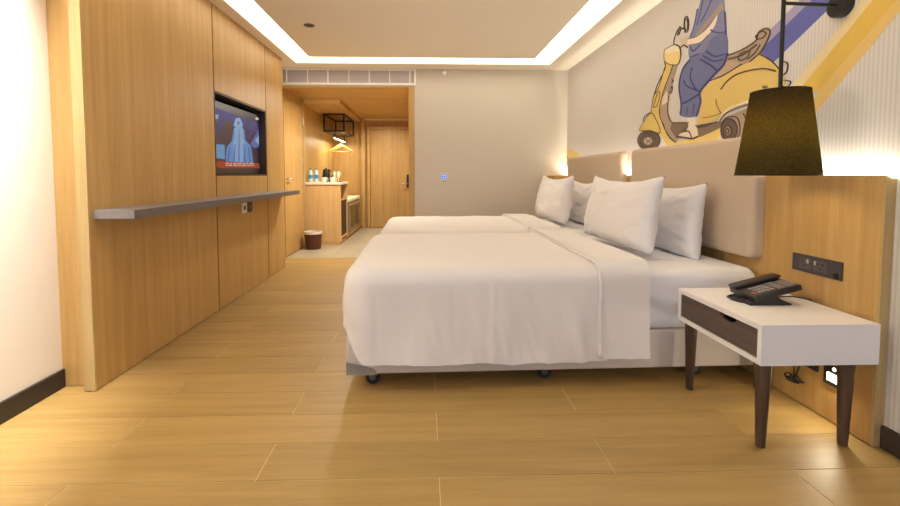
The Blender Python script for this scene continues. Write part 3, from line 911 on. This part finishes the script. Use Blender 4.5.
# ================================================================== NIGHTSTAND
ns = tag(empty('nightstand', (1.48, 1.84, 0)), 'white bedside table with dark drawer and four dark tapered legs', 'bedside table')
NX0, NX1, NY0, NY1, NZ0, NZ1 = 1.248, 1.702, 1.568, 2.11, 0.338, 0.492
bm = nb()
tk = 0.021
box(bm, NX0, NX1, NY0, NY1, NZ1 - tk, NZ1); box(bm, NX0, NX1, NY0, NY1, NZ0, NZ0 + tk)
box(bm, NX0, NX1, NY0, NY0 + tk, NZ0 + tk, NZ1 - tk); box(bm, NX0, NX1, NY1 - tk, NY1, NZ0 + tk, NZ1 - tk)
box(bm, NX1 - tk, NX1, NY0 + tk, NY1 - tk, NZ0 + tk, NZ1 - tk)
obj('carcass', bm, LACQ, ns)
ya, yb, za, zb = NY0 + tk + .002, NY1 - tk - .002, NZ0 + tk + .002, NZ1 - tk - .002
yc = 1.76
pts = [(NX0 + .004, ya, za), (NX0 + .004, yb, za), (NX0 + .004, yb, zb)]
pts += [(NX0 + .004, yc + .05 * math.cos(a), zb - .026 * math.sin(a)) for a in [math.pi * k / 12 for k in range(13)]]
pts += [(NX0 + .004, ya, zb)]
dw = obj('drawer_front', prism(nb(), pts, (0.016, 0, 0)), DARKW_Y, ns)
obj('drawer_box', bx(NX0 + .05, NX1 - .05, ya + .01, yb - .01, za + .004, za + .06), BLKP, dw)
LEG = [(0.028, NZ0 - .0005), (0.027, NZ0 - .03), (0.0175, 0.02), (0.0165, 0.004), (0.013, 0.0005)]
for (x, y) in ((1.293, 1.612), (1.293, 2.07), (1.620, 1.612), (1.635, 2.07)):
    obj('leg', lathe(nb(), [(r, z) for r, z in LEG], c=(x, y, 0), n=20), DARKW, ns, smooth=True, auto=60)

# telephone
ph = tag(empty('telephone', (1.46, 1.90, NZ1)), 'black desk telephone with grey keys on the bedside table', 'telephone')
tilt = R(14)
px0, py0, pz0 = 1.405, 1.80, NZ1 + .018


def PT(u, v, w_):       # u along the phone (rising), v across, w off the sloping face
    return Vector((px0 + u * math.cos(tilt) - w_ * math.sin(tilt), py0 + v, pz0 + u * math.sin(tilt) + w_ * math.cos(tilt)))


def pbox(name, u0, u1, v0, v1, w0, w1, m, par, bev=0.0):
    bm = nb(); box(bm, u0, u1, v0, v1, w0, w1, bev=bev)
    for v in bm.verts: v.co = PT(*v.co)
    return obj(name, bm, m, par, smooth=bool(bev), auto=40)


obj('stand', prism(nb(), [(1.385, 1.81, NZ1 + .0005), (1.385, 1.81, NZ1 + .010), (1.41, 1.81, NZ1 + .020), (1.50, 1.81, NZ1 + .040), (1.52, 1.81, NZ1 + .026), (1.565, 1.81, NZ1 + .007), (1.565, 1.81, NZ1 + .0005)], (0, .13, 0)), BLKP, ph)
bd = pbox('body', 0, 0.205, 0, 0.165, 0, 0.026, BLKP, ph, 0.005)
KEYM = mat('phone_key_grey', (150, 144, 142), 0.5)
pbox('display', 0.155, 0.195, 0.012, 0.095, 0.0262, 0.0275, mat('phone_display', (122, 116, 124), 0.25), bd)
pbox('face_plate', 0.008, 0.150, 0.008, 0.100, 0.0261, 0.0268, mat('phone_face', (62, 58, 58), 0.45), bd)
for i in range(4):
    for j in range(3):
        pbox('key', 0.032 + i * .019, 0.045 + i * .019, 0.020 + j * .025, 0.037 + j * .025, 0.0269, 0.0300, KEYM, bd)
for j in range(5):
    pbox('key', 0.116, 0.124, 0.012 + j * .017, 0.026 + j * .017, 0.0269, 0.0295, KEYM, bd)
    pbox('key', 0.132, 0.140, 0.012 + j * .017, 0.026 + j * .017, 0.0269, 0.0295, KEYM, bd)
pbox('message_lamp', 0.012, 0.022, 0.018, 0.045, 0.0269, 0.0285, mat('message_lamp_red', (190, 96, 50), 0.4), bd)
hs = pbox('handset', -0.006, 0.212, 0.112, 0.163, 0.0265, 0.043, mat('handset_black', (40, 36, 34), 0.38), ph, 0.008)
pbox('grip_groove', 0.03, 0.18, 0.106, 0.1115, 0.0262, 0.030, BLK, ph)
cp = [(1.385, 1.93, NZ1 + .012), (1.368, 1.925, NZ1 + .008), (1.365, 1.89, NZ1 + .0065), (1.376, 1.86, NZ1 + .0065), (1.39, 1.85, NZ1 + .010)]
obj('coiled_cord', tube(nb(), cp, 0.006), BLKP, ph, smooth=True)
cb = tag(obj('telephone_cable', tube(nb(), [(1.567, 1.90, NZ1 + .004), (1.59, 1.92, NZ1 + .0035), (1.62, 1.935, NZ1 + .0035), (1.67, 1.925, NZ1 + .006), (1.695, 1.90, NZ1 + .005), (1.712, 1.88, NZ1 + .004), (1.7165, 1.87, NZ1 - .03)], 0.003, n=6), BLKP, smooth=True), 'thin black telephone cable running to the wall', 'cable')

# ================================================================== SOCKETS ON THE WAINSCOT
sk = tag(empty('power_outlet', (WOODR - .005, 1.866, 0.61)), 'long dark grey double socket plate above the bedside table', 'socket')
obj('plate', bx(WOODR - .009, WOODR - .0005, 1.742, 1.986, 0.612, 0.690, bev=0.002), mat('graphite_plate', (66, 60, 62), 0.4), sk)
for (a, b_) in ((1.885, 1.945), (1.805, 1.870)):
    s = obj('socket_insert', bx(WOODR - .0112, WOODR - .0091, a, b_, 0.628, 0.676, bev=0.001), mat('graphite_insert', (84, 76, 76), 0.4), sk)
    for (dy, dz) in ((.3, .7), (.7, .7), (.5, .3)):
        y = a + (b_ - a) * dy; z = 0.628 + .048 * dz
        obj('pin_hole', bx(WOODR - .0119, WOODR - .0113, y - .004, y + .004, z - .003, z + .003), BLK, s)
for y in (1.895, 1.858):
    obj('rocker', bx(WOODR - .0135, WOODR - .0113, y, y + .010, 0.655, 0.672), CHROME, sk)
obj('round_jack', lathe(nb(), [(0.011, WOODR - .013), (0.013, WOODR - .0091)], c=(0, 1.765, 0.628), n=18, axis='x'), BLK, sk)

sb = tag(empty('low_socket_plate', (WOODR - .004, 1.86, 0.185)), 'black socket plate low on the wainscot under the bedside table', 'socket')
obj('plate', bx(WOODR - .009, WOODR - .0005, 1.832, 1.925, 0.188, 0.275, bev=0.002), BLKP, sb)
obj('insert', bx(WOODR - .0112, WOODR - .0091, 1.86, 1.90, 0.215, 0.25), GREYP, sb)
nl_ = tag(empty('night_light', (WOODR - .004, 1.76, 0.17)), 'black wall plate with glowing night light behind the table leg', 'night light')
obj('plate', bx(WOODR - .009, WOODR - .0005, 1.700, 1.802, 0.160, 0.250, bev=0.002), BLKP, nl_)
obj('glowing_lens', bx(WOODR - .0125, WOODR - .0091, 1.720, 1.782, 0.180, 0.214, bev=0.001), mat('night_light_glow', (255, 246, 214), 0.5, emit=10, ecol=(255, 238, 190)), nl_)
obj('sensor', lathe(nb(), [(0.007, WOODR - .0115), (0.008, WOODR - .0091)], c=(0, 1.752, 0.235), n=14, axis='x'), mat('sensor_glow', (255, 240, 200), 0.5, emit=4), nl_)
area('night_light_lamp', (WOODR - .018, 1.752, 0.20), (0, R(62), 0), 0.04, 0.07, 1.3, (1.0, 0.88, 0.66))

# spare cable loop hanging below the table
cl = tag(empty('cable_bundle', (1.695, 1.93, 0.10)), 'black cable tied in a loop hanging under the bedside table', 'cable')
obj('drop', tube(nb(), [(1.700, 1.955, 0.335), (1.700, 1.955, 0.25), (1.703, 1.945, 0.20), (1.700, 1.935, 0.125)], 0.0035, n=6), BLKP, cl, smooth=True)
obj('drop', tube(nb(), [(1.708, 1.885, 0.25), (1.700, 1.90, 0.21), (1.700, 1.925, 0.13)], 0.003, n=6), BLKP, cl, smooth=True)
for (dx, ry, rz_, c0) in ((0, .030, .010, (1.70, 1.955, 0.112)), (-.008, .026, .009, (1.70, 1.905, 0.122)), (-.004, .032, .008, (1.695, 1.935, 0.106))):
    obj('loop', tube(nb(), [(c0[0] + dx + .006 * math.sin(2 * a), c0[1] + ry * math.cos(a), c0[2] + rz_ * math.sin(a)) for a in [2 * math.pi * k / 18 for k in range(18)]], 0.004, n=6, closed=True), BLKP, cl, smooth=True)
obj('plug_adapter', bx(1.685, 1.7185, 1.925, 1.985, 0.318, 0.334, bev=0.003), BLKP, cl)

# ================================================================== WALL LAMP
LY, LX = 1.838, 1.500
wl = tag(empty('wall_lamp', (LX, LY, 1.05)), 'black wall lamp with tapered dark fabric shade over the bedside table', 'lamp')
AZ = 1.768
obj('wall_rose', lathe(nb(), [(0.046, RIGHT - .032), (0.050, RIGHT - .028), (0.050, RIGHT - .0005)], c=(0, LY, 1.762), n=32, axis='x'), BLK, wl, smooth=True, auto=40)
obj('arm', tube(nb(), [(RIGHT - .03, LY, 1.762), (LX, LY, AZ)], 0.007, n=10), BLK, wl, smooth=True, auto=40)
obj('drop_rod', tube(nb(), [(LX, LY, 1.90), (LX, LY, 1.36)], 0.008, n=12), BLK, wl, smooth=True, auto=40)
SH = bpy.data.materials.new('dark_shade_fabric'); SH.use_nodes = True
nt = SH.node_tree; nt.nodes.remove(nt.nodes['Principled BSDF'])
out = nt.nodes['Material Output']
df = nt.nodes.new('ShaderNodeBsdfDiffuse'); tr = nt.nodes.new('ShaderNodeBsdfTranslucent'); ms = nt.nodes.new('ShaderNodeMixShader')
tc = nt.nodes.new('ShaderNodeTexCoord'); n_ = nt.nodes.new('ShaderNodeTexNoise'); n_.inputs['Scale'].default_value = 170; n_.inputs['Detail'].default_value = 6
mp = nt.nodes.new('ShaderNodeMapping'); mp.inputs['Scale'].default_value = (1, 1, 1.6)
cr = nt.nodes.new('ShaderNodeValToRGB'); cr.color_ramp.elements[0].color = (*lin((34, 29, 24)), 1); cr.color_ramp.elements[1].color = (*lin((64, 55, 42)), 1)
cr.color_ramp.elements[0].position = .3; cr.color_ramp.elements[1].position = .7
nt.links.new(tc.outputs['Object'], mp.inputs['Vector']); nt.links.new(mp.outputs[0], n_.inputs['Vector']); nt.links.new(n_.outputs['Fac'], cr.inputs['Fac'])
nt.links.new(cr.outputs['Color'], df.inputs['Color']); 
cr2 = nt.nodes.new('ShaderNodeValToRGB'); cr2.color_ramp.elements[0].color = (*lin((140, 128, 62)), 1); cr2.color_ramp.elements[1].color = (*lin((185, 172, 94)), 1)
cr2.color_ramp.elements[0].position = .35; cr2.color_ramp.elements[1].position = .65
nt.links.new(n_.outputs['Fac'], cr2.inputs['Fac']); nt.links.new(cr2.outputs['Color'], tr.inputs['Color'])
ms.inputs[0].default_value = 0.35
nt.links.new(df.outputs[0], ms.inputs[1]); nt.links.new(tr.outputs[0], ms.inputs[2]); nt.links.new(ms.outputs[0], out.inputs['Surface'])
obj('lamp_shade', lathe(nb(), [(0.152, 1.047), (0.104, 1.405), (0.102, 1.405), (0.150, 1.047), (0.152, 1.047)], c=(LX, LY, 0), n=56, cap=False), SH, wl, smooth=True, auto=60)
for z, r in ((1.049, .1515), (1.403, .104)):
    obj('shade_ring', tube(nb(), [(LX + r * math.cos(a), LY + r * math.sin(a), z) for a in [2 * math.pi * k / 48 for k in range(48)]], 0.0025, n=6, closed=True), BLK, wl, smooth=True)
for k in range(3):
    a = 2 * math.pi * k / 3 + .4
    obj('spider_arm', tube(nb(), [(LX, LY, 1.40), (LX + .102 * math.cos(a), LY + .102 * math.sin(a), 1.400)], 0.002, n=6), BLK, wl, smooth=True)
obj('bulb_socket', lathe(nb(), [(0.018, 1.30), (0.020, 1.36), (0.012, 1.375)], c=(LX, LY, 0), n=16), BLK, wl, smooth=True, auto=40)
obj('bulb', lathe(nb(), [(0.002, 1.236), (0.018, 1.242), (0.028, 1.262), (0.026, 1.282), (0.014, 1.2995)], c=(LX, LY, 0), n=20), mat('bulb_glow', (255, 214, 150), 0.5, emit=40, ecol=(255, 196, 110)), wl, smooth=True)
bl = bpy.data.lights.new('wall_lamp_bulb_light', 'POINT'); bl.energy = 2.0; bl.color = (1.0, 0.84, 0.5); bl.shadow_soft_size = 0.035
blo = bpy.data.objects.new('wall_lamp_bulb_light', bl); COL.objects.link(blo); blo.location = (LX, LY, 1.21)

# ================================================================== MURAL (paint on the right wall)
mu = tag(empty('wall_mural', (RIGHT - .001, 2.6, 1.2)), 'painted mural of a rider on a yellow scooter with blue and yellow bands', 'mural')
A_ = lambda x, y: (630 + x / 5.623, 60 + y / 5.623)
B_ = lambda x, y: (680 + x / 5.058, 0 + y / 5.058)
C_ = lambda x, y: (640 + x / 3.375, 0 + y / 3.375)
I_ = lambda x, y: (x, y)
Z0M = RIGHT - .0003


def paint(name, pts, c, lay, f=I_):
    m = mat('paint_' + '_'.join(map(str, c)), c, 0.85, noise_amt=0.03, nscale=30)
    q = [on_x(*f(*p), RIGHT) for p in pts]
    for v in q: v.x = Z0M
    t = .0006 + .0005 * lay
    bm = prism(nb(), q, (-t, 0, 0))
    return obj(name, bm, m, mu)


def curve(pts, n=6):
    P = [Vector((*p, 0)) for p in pts]; out = []
    for i in range(len(P) - 1):
        a, b_, c, d = P[max(i - 1, 0)], P[i], P[i + 1], P[min(i + 2, len(P) - 1)]
        for k in range(n):
            t = k / n
            out.append(0.5 * ((2 * b_) + (c - a) * t + (2 * a - 5 * b_ + 4 * c - d) * t * t + (3 * b_ - a - 3 * c + d) * t ** 3))
    out.append(P[-1])
    return [(p.x, p.y) for p in out]


def stroke(pts, wpx=0.8, c=(70, 56, 48), lay=9, f=I_, name='outline', smooth=True):
    m = mat('paint_' + '_'.join(map(str, c)), c, 0.85, noise_amt=0.03, nscale=30)
    pp = curve(pts) if smooth and len(pts) > 2 else pts
    q = [on_x(*f(*p), RIGHT) for p in pp]
    for v in q: v.x = Z0M
    mid = q[len(q) // 2]
    wd = wpx * min(mid.y, 2.9) / FPX * 1.1
    return obj(name, sweep_rect(nb(), q, wd, (-1, 0, 0), .0006 + .0005 * lay), m, mu)


def ell(cx, cy, rx, ry, n=28, a0=0, a1=360):
    return [(cx + rx * math.cos(R(a0 + (a1 - a0) * k / n)), cy + ry * math.sin(R(a0 + (a1 - a0) * k / n))) for k in range(n + (0 if a1 - a0 == 360 else 1))]


def sm(pts): return curve(pts + [pts[0]], 5)[:-1]


YEL, YELD, TAU, TAUD, BLU, BLUL, BLUD, SKIN, LINEC = (218, 190, 112), (206, 166, 70), (168, 148, 128), (104, 86, 72), (104, 110, 146), (122, 126, 158), (78, 84, 130), (232, 218, 200), (66, 54, 48)
# wide bands
paint('lavender_band', [(769, 31), (797, 3), (925, -125), (941, -128), (815, -1), (766, 47)], (160, 150, 184), 0)
paint('blue_band', [(761, 54), (767, 44), (810, 2), (938, -126), (968, -126), (838, 0), (774, 62)], (88, 94, 160), 1)
paint('yellow_band', [(786, 93), (862, 0), (960, -120), (974, -120), (873, 0), (797, 93)], (226, 208, 160), 0)
paint('yellow_band', [(797, 93), (873, 0), (974, -120), (1000, -120), (897, 0), (819, 91)], (216, 180, 84), 0)
paint('yellow_band', [(812, 104), (818, 92), (897, 0), (1000, -120), (1012, -120), (909, 0), (818, 110), (812, 117)], (220, 188, 114), 1)
paint('corner_patch', [(564.5, 146), (573, 150), (582, 157), (568, 166), (564.5, 162)], (224, 198, 130), 0)
stroke([(564.5, 152), (569, 160), (573, 167)], .7); stroke([(564.5, 160), (570, 168)], .7)
# scooter body
paint('rear_body', sm([(192, 420), (200, 385), (207, 312), (250, 265), (300, 215), (360, 190), (405, 182), (445, 205), (478, 240), (486, 292), (380, 315), (362, 345), (300, 372), (262, 400), (232, 414)]), YEL, 2, C_)
paint('rear_guard', [(505, 365), (530, 325), (590, 300), (662, 270), (700, 300), (690, 420), (610, 440), (515, 442)], TAU, 2, A_)
paint('rear_wheel', sm(ell(560, 392, 46, 62, 16)), TAUD, 3, A_)
paint('rear_hub', ell(553, 398, 22, 30), (150, 132, 112), 4, A_)
stroke(ell(560, 392, 46, 62) + [(606, 392)], .9, f=A_); stroke(ell(553, 398, 22, 30) + [(575, 398)], .8, f=A_); stroke(ell(551, 400, 10, 14) + [(561, 400)], .8, f=A_)
stroke([(520, 350), (560, 318), (610, 330), (622, 400), (606, 436)], .8, f=A_)
stroke([(640, 300), (655, 340), (640, 410)], .8, f=A_)
paint('floor_board', sm([(232, 350), (335, 352), (330, 392), (300, 405), (392, 432), (470, 405), (515, 372), (512, 345), (400, 372), (380, 370), (372, 425), (262, 440), (215, 425), (220, 385)]), (120, 100, 82), 3, A_)
paint('leg_shield', [(205, 18), (165, 150), (134, 210), (121, 300), (148, 340), (172, 410), (205, 476), (240, 484), (500, 452), (516, 378), (470, 402), (400, 432), (258, 464), (222, 432), (188, 362), (168, 290), (186, 190), (225, 82), (246, 20)], YEL, 4, A_)
paint('inner_shield', [(246, 22), (226, 82), (188, 190), (170, 290), (192, 362), (224, 430), (262, 462), (268, 450), (228, 388), (236, 352), (214, 285), (224, 200), (246, 110), (270, 20)], TAU, 5, A_)
paint('shield_gap', [(205, 178), (212, 175), (214, 235), (182, 255), (186, 215)], (222, 206, 184), 6, A_)
paint('front_guard', sm([(120, 298), (84, 342), (54, 388), (58, 402), (112, 400), (170, 408), (160, 352)]), YEL, 6, A_)
paint('front_wheel', sm(ell(108, 452, 64, 56, 18)), TAUD, 5, A_)
paint('front_hub', ell(104, 456, 26, 24), (196, 180, 158), 6, A_)
stroke(ell(104, 456, 26, 24) + [(130, 456)], .8, f=A_); stroke(ell(104, 456, 44, 40) + [(148, 456)], .7, f=A_); stroke(ell(108, 452, 63, 55) + [(171, 452)], .9, f=A_)
stroke([(90, 440), (104, 456), (120, 446)], .7, f=A_); stroke([(96, 474), (104, 456), (122, 468)], .7, f=A_)
stroke([(54, 390), (84, 342), (122, 298), (152, 340), (172, 408), (112, 400), (54, 398)], .8, f=A_)
stroke([(76, 345), (84, 318), (110, 298), (122, 300)], .7, f=A_)
stroke([(205, 20), (165, 150), (134, 210), (121, 300)], .8, f=A_); stroke([(246, 22), (226, 82), (186, 190), (168, 290), (188, 362), (222, 432), (262, 464)], .9, f=A_)
stroke([(222, 200), (214, 285), (238, 350), (335, 352)], .8, f=A_)
stroke([(150, 262), (135, 262), (158, 185), (170, 182), (166, 225), (150, 262)], .7, f=A_)
stroke([(196, 10), (200, 50), (160, 130), (132, 212)], .6, f=A_)
stroke([(238, 108), (245, 118), (236, 126)], .9, f=A_); stroke([(230, 160), (240, 150), (236, 180), (226, 186), (224, 172)], .8, f=A_)
# headlight, handlebar, mirrors
paint('headlight', sm([(84, 168), (122, 150), (138, 172), (132, 214), (104, 218), (84, 202)]), (228, 206, 140), 6, C_)
paint('headlight_rim', sm([(86, 168), (122, 152), (136, 170), (112, 176), (90, 182)]), (232, 218, 190), 7, C_)
stroke([(84, 168), (122, 150), (138, 172), (132, 214), (104, 218), (84, 202), (84, 168)], .7, f=C_)
paint('handlebar', [(138, 132), (165, 122), (168, 152), (142, 162)], (206, 188, 164), 6, C_)
stroke([(115, 150), (118, 128), (130, 100), (150, 98), (152, 110)], .7, f=C_)
stroke([(128, 120), (134, 92), (140, 95), (132, 118)], .7, f=C_)
stroke(ell(158, 82, 8, 27) + [(166, 82)], .8, f=C_); stroke(ell(157, 82, 5, 20) + [(162, 82)], .5, f=C_); stroke([(152, 92), (138, 100)], .8, f=C_, smooth=False)
stroke([(140, 160), (150, 152), (162, 160)], 1.2, f=C_); stroke([(122, 152), (136, 160), (140, 186)], .8, f=C_)
# seat and rail
paint('seat', sm([(238, 272), (268, 228), (300, 186), (345, 168), (392, 138), (402, 112), (425, 96), (440, 104), (436, 128), (408, 178), (372, 208), (320, 232), (275, 262)]), TAU, 3, C_)
paint('seat_side', sm([(238, 272), (268, 232), (300, 205), (335, 210), (352, 212), (300, 246)]), (182, 160, 136), 4, C_)
stroke([(300, 186), (345, 168), (392, 138), (402, 110), (425, 96), (440, 104), (434, 130), (408, 176), (372, 208)], 1.3, (96, 78, 62), f=C_)
stroke([(300, 200), (350, 184), (396, 150)], 1.8, (104, 86, 70), f=C_)
stroke([(392, 122), (412, 106), (428, 112), (418, 126), (398, 132), (392, 122)], .9, f=C_)
stroke([(336, 186), (350, 176), (372, 172), (364, 192), (342, 204), (334, 196), (336, 186)], 1.2, (92, 76, 62), f=C_)
stroke([(364, 200), (392, 176), (408, 150)], .8, f=C_)
stroke([(240, 272), (290, 250), (345, 216)], .8, f=C_)
stroke([(404, 182), (445, 205), (478, 240)], .8, f=C_)
stroke([(274, 302), (296, 274), (330, 250), (380, 236), (425, 232), (460, 240)], 1.2, f=C_)
stroke([(258, 335), (262, 358), (276, 384)], .7, (150, 116, 60), f=C_)
stroke([(500, 350), (508, 330), (530, 300), (575, 268), (662, 236)], 2.0, (232, 214, 178), f=A_, name='chrome_trim'); stroke([(504, 352), (522, 322), (560, 290), (662, 252)], .7, f=A_)
stroke([(410, 326), (460, 318), (510, 300)], .8, (150, 116, 60), f=A_); stroke([(372, 366), (400, 380), (500, 345)], .9, f=A_)
stroke([(478, 206), (500, 214), (494, 246), (470, 258)], .8, f=C_); stroke([(486, 270), (510, 276), (500, 292), (470, 288)], .8, f=C_)
stroke([(416, 290), (420, 298)], .7, f=C_, smooth=False); stroke([(424, 288), (424, 298)], .7, f=C_, smooth=False); stroke([(432, 290), (428, 298)], .7, f=C_, smooth=False)
# rider
paint('rider_leg', [(322, 318), (366, 304), (376, 360), (386, 428), (350, 440), (272, 428), (280, 412), (318, 398), (332, 372)], SKIN, 6, A_)
stroke([(270, 430), (320, 438), (355, 442), (386, 430)], 1.6, (60, 44, 40), f=A_); stroke([(310, 402), (335, 402), (350, 436)], 1.2, (60, 44, 40), f=A_)
stroke([(272, 426), (282, 412), (318, 400)], .6, f=A_)
paint('rider_shirt', sm([(210, -16), (196, 40), (184, 90), (170, 126), (168, 196), (205, 182), (240, 168), (294, 175), (292, 118), (287, 40), (276, -16)]), BLUL, 6, C_)
paint('rider_strap', [(284, 30), (250, 62), (204, 118), (186, 128), (196, 108), (240, 56), (280, 6)], (160, 140, 120), 7, C_)
paint('rider_arm', sm([(163, 132), (196, 122), (232, 92), (262, 50), (256, 84), (232, 118), (205, 144), (166, 152)]), SKIN, 8, C_)
paint('rider_trousers', sm([(172, 200), (222, 172), (244, 130), (290, 112), (297, 175), (284, 218), (250, 255), (208, 308), (206, 345), (192, 392), (138, 390), (141, 350), (134, 290), (146, 235)]), BLU, 7, C_)
for s_, w_ in (([(138, 388), (141, 350), (134, 290), (146, 235), (172, 200)], 1.4), ([(192, 392), (206, 345), (206, 308), (250, 255), (284, 218), (297, 178)], 1.4), ([(178, 228), (172, 262), (190, 300), (204, 308)], 1.0), ([(140, 352), (170, 338), (204, 315)], 1.2), ([(205, 200), (240, 220), (262, 238)], 1.0), ([(215, 188), (250, 206), (284, 200)], .8), ([(225, 172), (255, 190), (290, 182)], .8), ([(150, 270), (160, 290), (196, 306)], .8), ([(160, 386), (164, 362)], .7), ([(180, 388), (186, 350)], .7)):
    stroke(s_, w_ * 1.5, (58, 60, 116), 10, C_, name='trouser_fold')
for s_, w_ in (([(196, 30), (184, 90), (170, 126)], 1.0), ([(288, 40), (292, 118)], 1.0), ([(218, -14), (206, 40), (194, 84)], .8), ([(248, -10), (226, 40), (206, 76)], .8), ([(240, 100), (262, 110), (288, 108)], .9), ([(172, 158), (182, 172), (206, 150)], .9), ([(170, 194), (200, 182)], 1.0)):
    stroke(s_, w_ * 1.4, (76, 78, 124), 10, C_, name='shirt_fold')
stroke([(163, 132), (196, 122), (232, 92), (260, 52)], .6, f=C_); stroke([(166, 152), (205, 144), (232, 118)], .6, f=C_)
